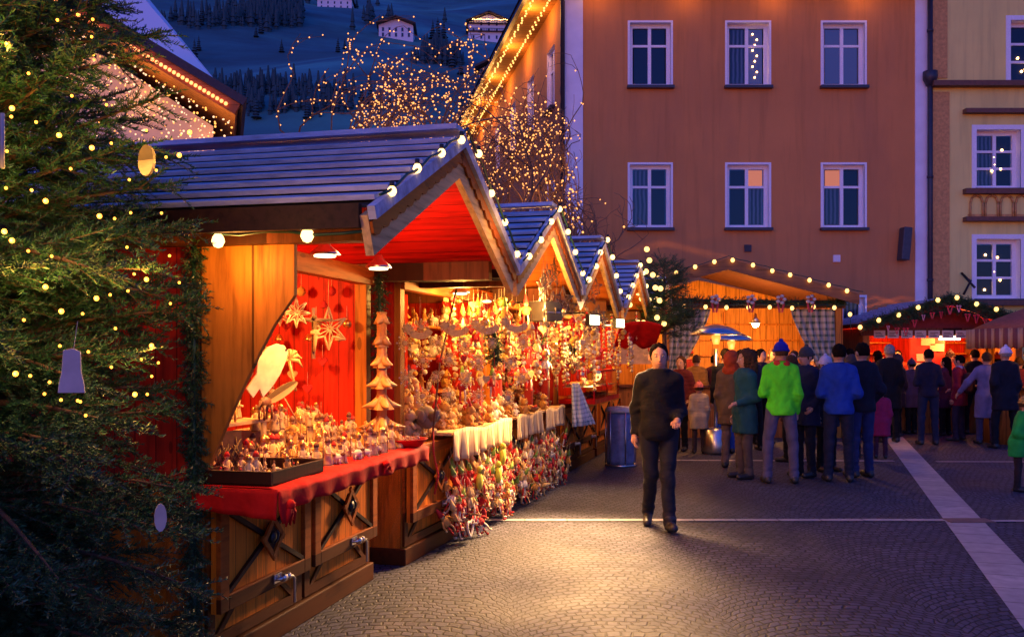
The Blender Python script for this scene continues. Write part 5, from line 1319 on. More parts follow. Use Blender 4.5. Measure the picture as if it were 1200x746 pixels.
c.build('knot', REDCLOTH, o); c = MB(); c.ball((.475, 1.35, .955), (.02,.05,.028), 8); c.tube([(.475,1.35,.95), (.48,1.3,.9)], [.02,.005], 6); c.tube([(.475,1.36,.95), (.48,1.42,.905)], [.02,.005], 6); c.build('knot', REDCLOTH, o)
tr = MB(); x0, x1, y0, y1 = .0, .40, -.03, .58
for b_ in ((x0, x1, y0, y0+.015), (x0, x1, y1-.015, y1), (x0, x0+.015, y0+.015, y1-.015), (x1-.015, x1, y0+.015, y1-.015)): tr.bb(*b_, 1.0, 1.07)
tr.bb(x0, x1, y0, y1, 1.0, 1.012); o = tr.build('display_tray', BROWN, bevel=.003); o.matrix_world = M1; tag(o, 'shallow dark wooden display tray at the front of the red counter', 'tray')
for k in range(34): good('carved_figure' if k % 3 else 'toy_sheep', M1, (rnd.uniform(.05,.35), rnd.uniform(.02,.53), 1.014), 'tiny carved nativity piece lying in the shallow dark tray', rnd.uniform(0, 6), .45, rx=rnd.choice((0, 1.5)))
# stepped shelf and figures
st = MB(); st.bb(-.55, -.15, .05, 1.0, 1.24, 1.26); st.bb(-.55, -.53, .05, 1.0, 1.0, 1.24); st.bb(-.16, -.14, .06, .1, 1.0, 1.24); st.bb(-.16, -.14, .9, .94, 1.0, 1.24); o = st.build('display_shelf', LIME, bevel=.002); o.matrix_world = M1; tag(o, 'pale raised wooden shelf standing on the red counter', 'shelf')
rs_ = MB(); rs_.bb(-.42, .06, 1.02, 1.8, 1.0, 1.09); rs_.bb(-.42, -.1, 1.03, 1.79, 1.09, 1.18); o = rs_.build('display_step', LIME, bevel=.002); o.matrix_world = M1; tag(o, 'pale two stage wooden display step among the carved figures', 'display step')
for k in range(150):
    x = rnd.uniform(-.4, .36); y = rnd.uniform(.62, 1.95); good('carved_figure', M1, (x, y, 1.0 if x > .07 or not 1.02 < y < 1.8 else (1.09 if x > -.09 else 1.18)), 'light carved nativity figure crowded on the red counter', FR+rnd.gauss(-.6, .5), rnd.uniform(.75, 1.35), k)
for k in range(30): good('toy_sheep', M1, (rnd.uniform(.12, .38), rnd.uniform(.85, 1.6), 1.0), 'small carved sheep in the flock at the front of the red counter', rnd.uniform(0, 6), rnd.uniform(.7, .95), k, rx=0)
for k in range(12): good('carved_figure', M1, (rnd.uniform(-.5, -.2), rnd.uniform(.1, .95), 1.26), 'carved figure standing on the raised pale shelf', FR+rnd.gauss(0, .6), rnd.uniform(1.1, 1.7), k)
for k in range(3): good('carved_horse', M1, (-.3+.1*k, .35+.25*k, 1.26), ('pale', 'ochre', 'dark')[k]+' carved horse on the raised shelf of the nearest stall', FR, 1.1, k)
for k in range(16): good('carved_figure', M1, (rnd.uniform(-.1, .36), rnd.uniform(.06, .6), 1.07 if rnd.random() < 0 else 1.0), 'carved figure between the tray and the raised shelf', FR-.5, rnd.uniform(.8, 1.2), k) if k < 8 else None
# bark picture, dove, palm, crucifix, oval wing, lantern, star
def single(name, mb, mats, M_, loc, label, cat, rz=0, rx=0, ry=0, **kw):
    o = mb.build(name, mats, **kw); q = M_ @ Vector(loc); put(o, q, M_.to_euler().z+rz, rx, ry); tag(o, label, cat); return o
m = MB(); m.box((0,0,.12), (.16,.03,.24), None, 0)
r_ = random.Random(4)
for k in range(16): a = r_.uniform(-.065,.065); b = r_.uniform(-.03,.03); m.tube([(a,-.018,.02+r_.uniform(0,.08)), (a+b,-.019,.1), (a-b,-.018,.14+r_.uniform(0,.08))], .0035, 4, 1)
single('bark_picture', m, [BARK, LIME], M1, (-.02, .28, 1.0), 'dark block with pale grained carving leaning by the tray', 'carving', FR-.75, -.12)
m = MB(); prof = [(-.16,-.10),(-.10,-.02),(-.09,.06),(-.03,.13),(.03,.15),(.075,.14),(.10,.10),(.085,.05),(.05,-.02),(.0,-.09),(-.06,-.15),(-.08,-.10),(-.12,-.15)]
m.prism(prof, -.007, .007); m.ball((.085,-.008,.115), .006, 6, 1); m.tube([(0,0,.15),(0,0,.5)], .0015, 4, 1)
single('wooden_dove', m, [plain('pale_dove_wood', (.85,.72,.45), .5), BLK], M1, (.1, .55, 1.56), 'pale flat wooden dove hanging in the nearest stall', 'ornament', FR-.55, bevel=.002)
m = MB(); m.prism([(.13*math.cos(t), .035*math.sin(t)) for t in [k*.42 for k in range(15)]], -.006, .006); m.tube([(0,0,0),(.03,.02,-.22)], .004, 5)
single('oval_board', m, LIME, M1, (-.05, .95, 1.42), 'long oval wooden blade tilted above the carved figures', 'ornament', FR-.5, 0, R(-28))
m = MB()
for k in range(7):
    a = R(-10+33*k); m.tube([(0,0,0), (.06*math.cos(a), -.01, .06*math.sin(a)), (.10*math.cos(a), -.01, .10*math.sin(a)-.035)], [.012,.015,.002], 5)
m.tube([(0,0,0),(.03,0,-.12),(.05,0,-.2)], [.009,.008,.01], 6)
single('wooden_palm', m, plain('golden_wood', (.7,.4,.12), .5), M1, (-.1, 1.15, 1.62), 'small golden wooden palm tree under the crucifix', 'ornament', FR-.5)
m = MB(); m.bb(-.012,.012,0,.012,-.2,.15,1); m.bb(-.13,.13,.0,.011,.055,.08,1)
m.tube([(0,-.012,.06),(0,-.02,-.01),(.004,-.022,-.06),(-.002,-.016,-.15)], [.018,.017,.014,.009], 7, 0); m.ball((0,-.022,.085), .016, 7, 0)
for s in (-1,1): m.tube([(s*.015,-.014,.055),(s*.065,-.012,.066),(s*.115,-.008,.072)], [.009,.007,.005], 6, 0)
m.tube([(-.03,-.02,-.02),(.03,-.025,-.03)], .014, 6, 0)
single('crucifix', m, [LIME, DW], M1, (-.2, 1.72, 1.82), 'carved crucifix hanging on the partition of the nearest stall', 'crucifix', FR-.75)
for k, (x, y, z, s, v, lb) in enumerate(((-.15, 1.85, 1.83, 2.0, 6, 'large pale straw star hanging right of the crucifix'), (.05, .95, 1.9, 1.2, 5, 'lantern sized straw star hanging left of the crucifix'), (-.3, 1.2, 1.66, 1.0, 4, 'small straw star over the dove'), (-.6,2.0,1.95,1.3,5,'golden star at the back of the nearest stall'))):
    m = star(k, 0, 6 if v != 5 else 8, .075); single('straw_star', m, GM, M1, (x, y, z), lb, 'ornament', FR-.7).scale = (s, s, s)
m = MB(); m.lathe([(.0,0),(.05,.0),(.06,.02),(.06,.12),(.04,.15),(.01,.17)], (0,0,0), 8, 0)
single('hanging_lantern', m, plain('gold_straw', (.7,.5,.18), .5), M1, (-.1, .72, 1.82), 'straw lantern hanging above the dove', 'ornament')
# tiered wooden tree
m = MB(); m.cyl((0,0,-.02), .11, .02, 16); m.cyl((0,0,0), .035, .85, 10)
e = thing('tiered_tree', 'tall tiered wooden tree with upturned layers on the red counter end', 'decoration', M1 @ Vector((.22, 1.92, 1.02)), -R(T1)); m.build('stem', plain('red_orange_wood', (.55,.2,.05), .5), e)
for k in range(6):
    rr = .165-.021*k; z = .1+.145*k; t_ = MB(); n = 4
    for q in range(n):
        a = q*math.pi/2+.5+k*.2; t_.tube([(0,0,z+.085), (rr*.45*math.cos(a), rr*.45*math.sin(a), z+.03), (rr*math.cos(a), rr*math.sin(a), z+.02)], [.03,.03,.004], 5)
    t_.lathe([(rr*.66, z), (rr*.42, z+.045), (.04, z+.10)], (0,0,0), 4, smooth=False); t_.build('tier', plain('honey_tier', (.62,.3,.08), .5), e)
# round red tray with small things at the counter end
m = MB(); m.lathe([(.15,0),(.19,.045),(.195,.05),(.18,.05),(.14,.015)], (0,0,0), 20, 0); r_ = random.Random(3)
for k in range(50): m.ball((r_.uniform(-.11,.11), r_.uniform(-.11,.11), .04+r_.uniform(0,.015)), .013, 5, r_.choice((1,2)))
single('sweets_bowl', m, [REDCLOTH, TAN, LW], M1, (.3, 2.08, 1.0), 'round red bowl of small brown nuts at the red counter end', 'bowl')
m = MB(); m.bb(-.12,.12,-.1,.1,0,.04); single('gift_box', m, REDCLOTH, M1, (-.05,.1,1.0), 'flat glossy red box behind the shallow tray', 'box', .4, bevel=.004)
# hung rows in the first stall against the partition
for k in range(14): good('glass_ball' if k % 2 else 'hanging_bell', M1, (-.9+.06*k, 2.1, 1.75+.12*(k % 4)), 'small bright ornament hanging on the red partition of the nearest stall', FR, 1.1)
for k in range(10): good('felt_heart', M1, (-1.4+.12*k, 2.12, 1.6-.1*(k % 3)), 'small heart hanging low on the red partition of the nearest stall', 0, 1)

# --- second and third stalls
def valance(y0, y1, label):
    c = MB(); c.grid(lambda u, v: (.17+.03*math.sin(u*(y1-y0)*24)*v+.045, y0+(y1-y0)*u, .995-(.24+.03*math.sin(u*9))*v+.02*math.sin(u*math.pi*3)), int(60*(y1-y0)), 6)
    t = 'striped_valance'
    if t not in MATS:
        q = NT(t); s = q.add('ShaderNodeSeparateXYZ'); q.link(q.coord(), s.inputs[0]); f_ = q.math('FRACT', q.math('MULTIPLY', s.outputs[1], 13)); l = q.math('LESS_THAN', f_, .22)
        q.base(q.mix(l, (.68,.49,.24), (.4,.2,.08))); q.rough(.85); MATS[t] = q.m
    o = c.build('striped_valance', MATS[t], thick=.004); o.matrix_world = M2; tag(o, label, 'valance')
valance(.62, 2.45, 'striped beige valance along the front of the second counter'); valance(2.66, 3.75, 'striped beige valance along the near half of the third counter'); valance(3.95, 5.0, 'striped beige valance along the far half of the third counter')
for lb, y0, y1 in (('second', .62, 2.46), ('third', 2.66, 5.0)):
    b = MB(); b.bb(.01, .20, y0, y1, .965, .99); o = b.build('display_ledge', PALEW); o.matrix_world = M2; tag(o, 'narrow pale ledge fixed along the front of the %s counter' % lb, 'ledge')
n = 0
for k in range(292):
    y = rnd.uniform(.66, 4.95); z = rnd.uniform(.08, .60)
    if abs(y-2.56) < .07 and rnd.random() < .6: continue
    if z < .2 and rnd.random() < .4: continue
    good('cloth_gnome', M2, (.10+rnd.uniform(0, .14)+.05*(.75-z), y, z), ('cloth gnome with red or white cap hanging in dense rows below the second counter' if y < 2.5 else 'cloth gnome hanging in dense rows below the third counter'), FR+rnd.gauss(0, .6), rnd.uniform(.85, 1.3), k, ry=rnd.gauss(0, .4), rx=rnd.gauss(0, .2))
for k, (y, z, c_) in enumerate(((.95, .14, WHF), (2.3, .22, WHF), (3.3, .2, WHF))):
    m = MB(); q = []
    for t_ in range(24): a = 2*math.pi*t_/24; q.append((0, .0052*16*math.sin(a)**3, .0052*(13*math.cos(a)-5*math.cos(2*a)-2*math.cos(3*a))))
    m.tube(q+[q[0]], .011, 6); single('heart_frame', m, c_, M2, (.26, y, z), ('white', 'large white wire', 'small white')[k]+' heart hanging under the '+('first', 'second', 'third')[k]+' stretch of cloth gnomes', 'ornament')
for k, (y, z) in enumerate(((1.15, .52), (1.9, .66), (1.75, .5))):
    m = MB(); m.ball((0,0,0), (.03,.06,.085), 8); m.ball((0,0,.1), (.028,.035,.035), 8); single('felt_bird', m, plain('lime_felt', (.45,.42,.03), .85), M2, (.28, y, z), ('lime felt bird nearest the crossed panel', 'yellow felt bird under the striped valance', 'lime felt bird among the red gnomes')[k], 'soft toy')
# counter goods
for k in range(74):
    y = rnd.uniform(.15, 2.4); x = rnd.uniform(-.4, .14); good('plush_toy', M2, (x, y, .99+(.09 if x < -.1 else 0)), 'cream, ochre or white plush toy crowded on the second counter', FR+rnd.gauss(0, .5), rnd.uniform(.9, 1.5), k)
for k in range(70):
    y = rnd.uniform(2.7, 4.95); x = rnd.uniform(-.4, .16); good('plush_toy' if k % 3 else 'small_basket', M2, (x, y, .99+(.09 if x < -.1 else 0)), ('small ochre plush toy crowded on the third counter' if k % 3 else 'small filled basket among toys on the third counter'), FR+rnd.gauss(0, .5), rnd.uniform(.8, 1.25), k)
# geese on the near corner
for k, (x, y, s, lb) in enumerate(((.1, .28, 1.25, 'large grey and white wooden goose at the near corner of the second counter'), (-.1, .55, 1.0, 'smaller white goose behind the large grey one'))):
    m = MB(); m.ball((0,0,.12), (.12,.06,.075), 12, 0); m.tube([(.08,0,.15),(.13,0,.22),(.13,0,.31),(.15,0,.335)], [.035,.022,.018,.022], 8, 1); m.ball((.155,0,.345), (.03,.022,.024), 9, 1); m.tube([(.175,0,.342),(.215,0,.332)], [.012,.004], 6, 2); m.tube([(-.1,0,.13),(-.18,0,.17)], [.04,.008], 6, 0)
    for q in (-1,1): m.tube([(0,q*.02,.06),(.0,q*.022,0)], .007, 5, 2); m.ball((-.02,q*.052,.13), (.085,.016,.045), 8, 0)
    e_ = single('decorative_goose', m, [plain('grey_feather', (.3,.25,.2), .8) if k == 0 else CRM, CRM, OCH], M2, (x, y, .99), lb, 'decoration', 2.4); e_.scale = (s,)*3
# stick with red ribbon leaning by the post
m = MB(); m.tube([(0,0,0), (.02,.12,.6), (.1,.3,1.2)], .008, 6, 0); m.tube([(.0,.02,.1),(.02,-.02,-.1),(.03,.06,-.28),(.02,.0,-.42)], .008, 4, 1); m.ball((.02,.13,.62), (.03,.03,.02), 6, 1)
single('ribbon_stick', m, [DW, RDF], M2, (.24, .05, .98), 'thin dark stick with a red ribbon leaning at the second counter', 'decoration')
# hanging rows under the gable of the second stall
for k in range(34):
    y = .0+rnd.random()*.12; x = -.55+.235*(k % 7)+.11*((k//7) % 2); good('straw_snowflake', M2, (x, y, 1.33+.135*(k//7)+rnd.uniform(-.015,.015)), 'white straw snowflake hanging at the near side of the second stall', FR-.9+rnd.gauss(0,.25), rnd.uniform(1.0, 1.35), k)
for k, (x, y) in enumerate(((.15, .02), (.42, .12), (.62, .28), (.8, .5))):
    m = MB(); m.prism([(.11*math.cos(R(200+14*t)), .055+.11*math.sin(R(200+14*t))*.8) for t in range(11)]+[(.07*math.cos(R(340-14*t)), .075+.07*math.sin(R(340-14*t))*.8) for t in range(11)], -.005, .005, 0); m.lathe([(.0,-.004),(.035,-.004),(.035,.004),(.0,.004)], (-.10,-.006,.05), 10, 0, axis=(0,1,0))
    for t in range(8): a = t*.785; m.ball((-.10+.036*math.cos(a), -.006, .05+.036*math.sin(a)), .012, 5, 0)
    m.tube([(0,0,.03),(0,0,.3)], .0012, 4, 0); single('arched_ornament', m, CRM, M2, (x, y, 1.80+.02*k), ('first', 'second', 'third', 'fourth')[k]+' pale crescent ornament with a flower, counted from the orange post', 'ornament', FR-.95)
def hang(kind, n, yr, xr, zr, label, s=(.9, 1.3)):
    for k in range(n): good(kind, M2, (rnd.uniform(*xr), rnd.uniform(*yr), rnd.uniform(*zr)), label, FR-.6+rnd.gauss(0, .4), rnd.uniform(*s), k)
hang('bead_chain', 34, (.75, 2.4), (-.2, .55), (1.75, 2.2), 'chain of pale and red beads hanging thickly in the second stall')
hang('felt_heart', 26, (.6, 2.4), (.1, .85), (1.35, 2.1), 'felt heart hanging among bead chains in the second stall')
hang('glass_ball', 30, (.6, 2.5), (.0, .6), (1.4, 2.15), 'glass ball hanging among bead chains in the second stall')
hang('cloth_gnome', 34, (.7, 2.5), (.1, .6), (1.3, 2.1), 'cloth gnome hanging above the second counter')
hang('hanging_bell', 16, (.6, 2.4), (.2, .9), (1.4, 2.1), 'little bell hanging above the second counter')
hang('bead_chain', 40, (2.7, 5.0), (.0, .85), (1.7, 2.25), 'chain of pale and red beads hanging thickly in the third stall')
hang('felt_heart', 24, (2.7, 5.0), (.1, .85), (1.35, 2.1), 'felt heart hanging in the third stall')
hang('glass_ball', 30, (2.7, 5.0), (.1, .85), (1.4, 2.2), 'glass ball hanging in the third stall')
hang('hanging_star', 16, (2.7, 5.0), (.2, .9), (1.4, 2.1), 'pale straw star hanging in the third stall')
hang('bead_chain', 30, (5.6, 8.0), (.1, .9), (1.7, 2.3), 'chain of red and pale beads hanging in the fourth stall')
hang('glass_ball', 20, (5.6, 8.0), (.2, .9), (1.4, 2.2), 'glass ball hanging in the fourth stall')
hang('felt_heart', 12, (8.3, 10.4), (.2, .9), (1.5, 2.2), 'felt heart hanging in the last stall of the row')
ds = star(0, 0, 5, .11); dsm = ds.mesh('tin_star', [DMET])
for k in range(18):
    o = addobj('tin_star', dsm); q = M2 @ Vector((rnd.uniform(.75, .85), 1.55+rnd.gauss(0, .3), rnd.uniform(1.8, 2.5))); put(o, q, -R(T2)+FR+rnd.gauss(-.4,.3), scale=rnd.uniform(.8, 1.3)); tag(o, 'dark tin star hanging in the gable of the second stall', 'ornament', 'dark tin stars in the second gable')
for k in range(12):
    o = addobj('tin_star', dsm); q = M2 @ Vector((rnd.uniform(.75, .85), 3.95+rnd.gauss(0, .3), rnd.uniform(1.9, 2.45))); put(o, q, -R(T2)+FR+rnd.gauss(-.4,.3), scale=rnd.uniform(.7, 1.1)); tag(o, 'dark tin star hanging in the gable of the third stall', 'ornament', 'dark tin stars in the third gable')
# stall shelving with horses and bowls
for i, (M_, y0, y1, nm) in enumerate(((M2, 1.2, 2.35, 'second'), (M2, 2.8, 3.7, 'third'), (M2, 3.95, 4.95, 'third'))):
    e = thing('display_rack', ('dark red shelving behind the plush toys of the second stall', 'dark red shelving at the near half of the third stall', 'dark red shelving at the far half of the third stall')[i], 'shelves', tuple(M_ @ Vector((0,0,0))), -R(T2))
    b = MB(); b.bb(-.5, -.44, y0-.03, y0+.03, .98, 2.2); b.bb(-.5, -.44, y1-.03, y1+.03, .98, 2.2); b.build('upright', REDVY, e)
    for z in (1.28, 1.6, 1.9):
        b = MB(); b.bb(-.62, -.3, y0+.032, y1-.032, z, z+.02); b.build('board', HONEY, e)
    for z in (1.30, 1.62, 1.92):
        for k in range(8):
            kd = rnd.choice(('carved_horse', 'carved_figure', 'plush_toy', 'toy_sheep')); good(kd, M_, (rnd.uniform(-.55, -.33), y0+.1+(y1-y0-.2)*k/7, z), {'carved_horse': 'carved horse', 'carved_figure': 'carved figure', 'plush_toy': 'plush toy', 'toy_sheep': 'toy sheep'}[kd]+' standing on the dark red shelving of the %s stall' % nm, FR+rnd.gauss(0,.5), rnd.uniform(1, 1.5))
# tall boxed heater / loudspeaker hanging in stall two
m = MB(); m.prism([(-.13,-.09),(.13,-.09),(.13,.02),(.09,.09),(-.13,.09)], -.13, .13, 0); m.box((0,-.134,-.01), (.2,.006,.012), None, 1); m.bb(-.02,.02,-.02,.02,.09,.2, 0)
single('hanging_heater', m, [BLK, STEEL], M2, (.72, 1.72, 2.05), 'black box heater hanging under the second gable', 'heater', FR-.5, bevel=.006)
for k, (x, y, z) in enumerate(((.95, 3.15, 2.02), (.95, 4.9, 2.04))):
    m = MB(); m.box((0,.03,0), (.2,.05,.13), None, 0); m.box((0,0,0), (.17,.012,.1), None, 1); single('floodlight', m, [BLK, glow('flood_face', (1,.75,.42), 9)], M2, (x, y, z), ('glaring floodlight over the near end of the third counter', 'glaring floodlight over the far end of the third counter')[k], 'lamp', FR-.4)
    sp = spot('flood_light', M2 @ Vector((x+.05, y, z-.02)), M2 @ Vector(((.75, .85, 0), (.8, 3.3, 0))[k]), (1, .56, .24), (2700, 240)[k], (82, 90)[k], .3, .9)
lamp('flood_light', M2 @ Vector((.8, 1.3, 2.1)), (1, .46, .11), 150, .05)
# towels hanging at the end of the third stall
CHW = NT('checked_towel'); s_ = CHW.add('ShaderNodeSeparateXYZ'); CHW.link(CHW.coord(), s_.inputs[0]); a = CHW.math('LESS_THAN', CHW.math('FRACT', CHW.math('MULTIPLY', s_.outputs[1], 18)), .35); b = CHW.math('LESS_THAN', CHW.math('FRACT', CHW.math('MULTIPLY', s_.outputs[2], 18)), .35)
CHW.base(CHW.mix(CHW.math('MULTIPLY', CHW.math('ADD', a, b), .5), (.62,.66,.6), (.22,.3,.3))); CHW.rough(.9); CHW = CHW.m
for k in range(5):
    c = MB(); c.grid(lambda u, v: (.03*math.sin(u*9+k)*(.3+v)+.03*v+.05*k*v, (-.05+.2*u)*(.6+.4*v), .0-(.54-.06*(k % 2))*v), 8, 8)
    o = c.build('hanging_towel', CHW, thick=.006); q = M2 @ Vector((.34-.02*k, 4.9+.115*k, 1.27)); put(o, q, -R(T2)-.5); tag(o, ('first', 'second', 'third', 'fourth', 'last')[k]+' pale checked towel in the bunch beside the litter bin, from the gnomes', 'towel', 'checked towels in a bunch')
# fourth stall: glazed food case with red trim, red awning
e = thing('food_case', 'glazed warm lit food case with red trim on the fourth counter', 'display case', tuple(M2 @ Vector((.25, 6.6, .98))), -R(T2))
GLS = NT('clear_glass'); GLS.base((1,1,1)); GLS.rough(.02); GLS.b.inputs['Transmission Weight'].default_value = 1; GLS.b.inputs['IOR'].default_value = 1.1; GLS = GLS.m
m = MB(); m.bb(-.25,.25,-1.0,1.0,0,.06); m.bb(-.25,.25,-1.0,1.0,.42,.45); 
for y in (-.985,.0,.985): m.bb(.22,.245,y-.012,y+.012,.06,.42)
m.build('frame', REDCLOTH, e); m = MB(); m.bb(.248,.254,-.98,.98,.07,.41); m.build('glass', GLS, e)
m = MB(); m.bb(-.2,.2,-.95,.95,.22,.23); m.build('shelf', STEEL, e)
lamp('case_light', M2 @ Vector((.3, 6.6, 1.35)), (1,.5,.12), 14, .1); lamp('case_light', M2 @ Vector((.3, 5.9, 1.35)), (1,.5,.12), 14, .1)
for k in range(36):
    m = MB(); m.ball((0,0,.02), (.05,.035,.025), 7); 
    if k == 0: bun = m.mesh('bread_roll', TAN)
    o = addobj('bread_roll', bun); put(o, M2 @ Vector((.1+.1*(k % 3), 5.72+.15*(k//3), 1.04 if k % 2 else 1.215)), k, scale=1.2); tag(o, 'golden bread roll in the glazed food case', 'bread', 'rolls in the glazed case')
m = MB(); m.grid(lambda u, v: (.62*u, .55*v+.04*math.sin(u*12)*v, .24*u*(1-u)+.06-.34*v+.03*math.sin(u*15)*v), 18, 8); o = m.build('red_awning', REDCLOTH, thick=.01); q = M2 @ Vector((.72, 6.3, 2.0)); put(o, q, -R(T2)+.35); tag(o, 'small bright red cloth awning over the far end of the food case', 'awning')
# litter bin
bx = M2 @ Vector((.62, 7.0, 0)); e = thing('litter_bin', 'litter bin with blue bag and pale lid beside the stall row', 'bin', tuple(bx))
m = MB(); n_ = 20
m.lathe([(.2,.02),(.215,.1),(.2,.4),(.205,.7),(.2,.78)], (0,0,0), 20); m.build('bag', plain('blue_plastic_bag', (.16,.2,.34), .3, .35, 9, bump=.8), e)
m = MB(); m.lathe([(.21,.79),(.225,.8),(.225,.84),(.19,.87),(.05,.885)], (0,0,0), 20); m.build('lid', plain('pale_lid', (.6,.55,.45), .5), e)
m = MB()
for k in range(6): a = k*1.047-.3; m.tube([(.225*math.cos(a),.225*math.sin(a),0),(.225*math.cos(a),.225*math.sin(a),.82)], .01, 6)
m.lathe([(.22,0),(.235,0),(.235,.03),(.22,.03)], (0,0,0), 20); m.build('stand', STEEL, e)
# patio heaters
for k, (px, py, Y, r_) in enumerate(((839, 390, 15.6, .42), (857, 397, 17.2, .38))):
    p = P(px, py, Y); e = thing('patio_heater', ('patio heater with wide silver hood glowing beneath, taller of two', 'patio heater with smaller silver hood behind the taller one')[k], 'heater', (p.x, p.y, 0)); z = p.z
    m = MB(); m.lathe([(r_,z-.03),(r_*.98,z),(r_*.6,z+.09),(.1,z+.13),(.02,z+.14)], (0,0,0), 28); m.build('hood', STEEL, e)
    m = MB(); m.lathe([(.05,z-.19),(.08,z-.06),(.06,z-.04)], (0,0,0), 14); m.build('burner', glow('heater_glow', (1,.22,.03), 2.5), e); m = MB(); m.cyl((0,0,.4), .035, z-.66, 10); m.lathe([(.2,0),(.22,.05),(.2,.4),(.05,.45)], (0,0,0), 16); m.build('pole', STEEL, e)
    lamp('heater_light', (p.x, p.y-.16, z-.2), (1,.42,.1), 26, .08)
# ---------------------------------------------------------------- people
def at(px, py): g_ = G(px, py); return g_.x, g_.y
pp = lambda px, py, *a, **k: None
def pers(px, py, label, face, H, **k):
    x, y = at(px, py); return person(label, x, y, face, H, vx=k.pop('vx', .0145 if y < 13 else .019), **k)
BLKC=(.008,.008,.011); NVY=(.012,.016,.045); JEAN=(.03,.045,.11); GREYT=(.075,.07,.09)
pers(772, 618, 'man in black jacket and dark jeans striding towards us', -4, 1.75, top=BLKC, legs=(.016,.017,.024), hair='dark', arms=('bent','swing'), stride=.75, stance=.07, hem=.84, vx=.009, puffy=.0).scale = (1.04, 1.04, 1)
0 and pers(800, 594, 'man in black coat walking away close behind the striding man', 170, 1.72, top=(.02,.014,.016), legs=(.015,.015,.02), hair='dark', arms='down', stride=.45, hem=.72, puffy=.02, vx=.014)
pers(819, 531, 'child in long beige quilted coat and pink hat seen from behind', 175, 1.16, top=(.5,.38,.2), legs=(.05,.03,.03), hat=(.6,.16,.12), hair='brown', child=True, hem=.62, puffy=.035, quilt=True)
pers(850, 531, 'person in black jacket and bright blue jeans beside the beige coated child', 190, 1.74, top=BLKC, legs=(.02,.07,.34), hair='dark', hem=.82, puffy=.02)
pers(873, 560, 'woman with curly dark hair in a teal coat talking', -75, 1.70, top=(.012,.075,.10), legs=(.10,.075,.065), hair='brown', hairstyle='curly', arms=('bent','down'), hem=.62, puffy=.01, vx=.0125)
pers(858, 548, 'woman in brown coat with orange fur hood behind the teal coat', 150, 1.68, top=(.14,.09,.05), legs=(.16,.11,.10), hood=(.42,.06,.015), hem=.66, puffy=.02)
pers(915, 566, 'man in bright green jacket and blue beanie with back turned', 178, 1.80, top=(.10,.85,.02), legs=(.10,.09,.15), hat=(.01,.015,.30), scarf=(.5,.03,.02), hair='brown', arms=('cup','down'), stance=.155, hem=.85, puffy=.006, vx=.012)
pers(944, 558, 'bearded man in dark navy coat listening to the green jacket', -60, 1.74, top=(.014,.018,.05), legs=(.012,.012,.02), hat=(.06,.055,.05), hair='brown', arms='pocket', hem=.7, puffy=.01)
pers(983, 564, 'man in royal blue jacket with back turned', 172, 1.78, top=(.012,.05,.30), legs=(.014,.018,.04), hair='dark', arms='cup', stance=.12, hem=.86, puffy=.015, vx=.0125)
pers(1010, 559, 'man in dark navy jacket between the royal blue one and the pink child', 195, 1.80, top=(.01,.011,.02), legs=(.02,.03,.10), hair='dark', arms='pocket', hem=.86, puffy=.015)
pers(968, 552, 'woman in dark coat with white knitted hat in the group', 20, 1.62, top=(.03,.03,.05), legs=BLKC, hat=(.55,.5,.6), hair='brown', hem=.68, puffy=.01)
pers(1032, 537, 'girl in raspberry pink coat and white hat', 165, 1.12, top=(.36,.02,.075), legs=(.06,.02,.04), hat=(.7,.6,.62), hair='brown', child=True, arms=('out','down'), hem=.56, puffy=.035)
pers(1192, 575, 'child in bright green jacket and ochre hat bending over', 60, 1.12, top=(.015,.33,.05), legs=(.03,.02,.02), hat=(.42,.24,.05), hair='brown', child=True, arms=('out','bent'), hem=.66, puffy=.045, lean=.22, vx=.0125)
pers(1088, 521, 'man in dark navy pullover standing alone with back turned', 175, 1.74, top=(.012,.012,.03), legs=(.018,.022,.05), hair='dark', arms='cup', stance=.12, hem=.88)
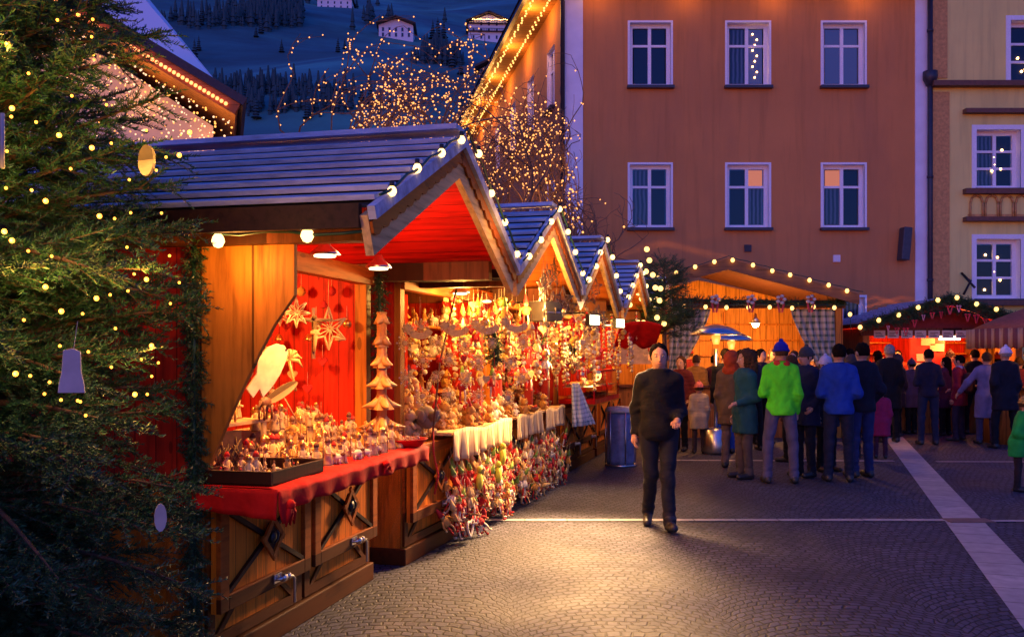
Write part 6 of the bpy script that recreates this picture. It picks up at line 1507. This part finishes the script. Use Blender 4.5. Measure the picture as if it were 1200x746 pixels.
far = [
 (798,528,0,1.66,'woman in dark red coat at the food case', dict(top=(.10,.015,.015), legs=BLKC, hair='brown', hairstyle='long', hem=.66)),
 (816,512,190,1.62,'boy in orange and yellow jacket raised before the heater', dict(top=(.55,.25,.03), legs=NVY, hair='brown', hem=.84)),
 (806,505,200,1.78,'man in red knitted cap near the pale window', dict(top=(.25,.02,.02), legs=NVY, hat=(.4,.02,.02), hair='brown')),
 (838,512,170,1.70,'person in maroon jacket under the patio heaters', dict(top=(.10,.02,.03), legs=BLKC, hair='dark')),
 (868,512,185,1.75,'man in black coat before the amber counter', dict(top=BLKC, legs=BLKC, hair='dark', hem=.7)),
 (892,520,10,1.78,'man facing us behind the green jacket, dark hair', dict(top=(.03,.02,.03), legs=BLKC, hair='dark', arms='cup')),
 (905,508,25,1.72,'woman with brown hair before the amber wall', dict(top=(.06,.03,.04), legs=BLKC, hair='brown', hairstyle='long')),
 (930,516,340,1.76,'man with short brown hair and grey scarf', dict(top=(.04,.04,.06), legs=BLKC, hair='brown', scarf=(.3,.28,.3))),
 (955,510,200,1.70,'person in pale lilac beanie behind the group', dict(top=(.05,.05,.12), legs=BLKC, hat=(.4,.35,.6), hair='brown')),
 (995,512,185,1.76,'person in black parka beneath the checked curtain', dict(top=BLKC, legs=BLKC, hair='dark', hem=.66)),
 (1028,506,160,1.74,'woman with dark hair by the red stall corner', dict(top=(.05,.03,.05), legs=BLKC, hair='dark', hairstyle='long')),
 (1050,512,188,1.66,'person in brown hooded coat before the menu cards', dict(top=(.06,.03,.03), legs=BLKC, hood=(.05,.03,.03), hem=.64)),
 (1068,508,180,1.60,'person in grey purple coat before the red panel', dict(top=(.08,.05,.09), legs=BLKC, hat=(.07,.05,.09), hair='dark', hem=.62)),
 (1108,510,200,1.68,'woman in dark purple coat at the red stall', dict(top=(.06,.012,.05), legs=BLKC, hair='dark', hairstyle='long', hem=.62)),
 (1124,516,215,1.70,'woman in crimson jacket and pale scarf carrying a bag', dict(top=(.22,.012,.035), legs=(.03,.02,.04), hair='dark', scarf=(.4,.4,.6), hem=.72, back=(.06,.02,.02))),
 (1142,508,170,1.72,'man in black jacket reaching to the red counter', dict(top=BLKC, legs=BLKC, hair='dark', arms=('bent','bent'))),
 (1156,520,210,1.76,'tall woman in lilac grey long coat', dict(top=(.20,.17,.30), legs=(.06,.05,.1), hair='brown', hem=.5, arms=('out','bent'))),
 (1168,512,180,1.70,'person in dark red hat beside the lilac coat', dict(top=(.03,.02,.03), legs=BLKC, hat=(.3,.02,.02), hair='dark')),
 (1178,525,175,1.74,'man in dark coat and white knitted hat', dict(top=(.012,.012,.02), legs=BLKC, hat=(.7,.66,.75), hair='grey', hem=.66, puffy=.02)),
 (1194,518,190,1.66,'person in dark red jacket at the picture edge', dict(top=(.14,.015,.02), legs=BLKC, hair='brown')),
 (881,528,160,1.72,'man in charcoal jacket half hidden between the teal coat and green jacket', dict(top=(.02,.02,.03), legs=BLKC, hair='dark')),
 (926,540,200,1.66,'woman in plum coat just behind the green jacket', dict(top=(.07,.015,.04), legs=BLKC, hair='brown', hairstyle='long', hem=.66)),
 (999,536,150,1.70,'person in dark teal parka behind the royal blue jacket', dict(top=(.01,.04,.05), legs=BLKC, hood=(.05,.04,.04), hem=.68)),
 (1042,518,175,1.78,'tall man in black wool coat above the raspberry pink child', dict(top=BLKC, legs=BLKC, hair='grey', hem=.6)),
 (1205,512,170,1.75,'man in black jacket cut by the picture edge', dict(top=BLKC, legs=BLKC, hair='dark')),
]
for px, py, fc, H, lb, kw in far:
    kw.setdefault('puffy', .012); kw.setdefault('quilt', int(px) % 3 == 0); kw.setdefault('arms', (('down','bent'),('cup','pocket'),('pocket','down'),('bent','cup'))[int(px) % 4]); kw.setdefault('stance', .07+.05*(int(px) % 3)); pers(px, py, lb, fc+rnd.uniform(-40, 40), H*rnd.uniform(.95, 1.03), **kw)
# vendors inside the stalls
person('vendor in red jacket and fur hat behind the red counter', BX-.95, BY+.95, 10, 1.62, top=(.5,.05,.02), legs=BLKC, hood=(.6,.45,.35), vx=.019, arms='cup')
person('vendor in orange red sweater behind the red counter', BX-.45, BY+1.15, -20, 1.74, top=(.6,.08,.02), legs=BLKC, hair='dark', vx=.019, arms='bent')
person('vendor in dark cap behind the far end of the red counter', BX+.65, BY+1.0, 0, 1.72, top=(.3,.04,.03), legs=BLKC, hat=(.05,.02,.02), hair='dark', vx=.019, arms='bent')
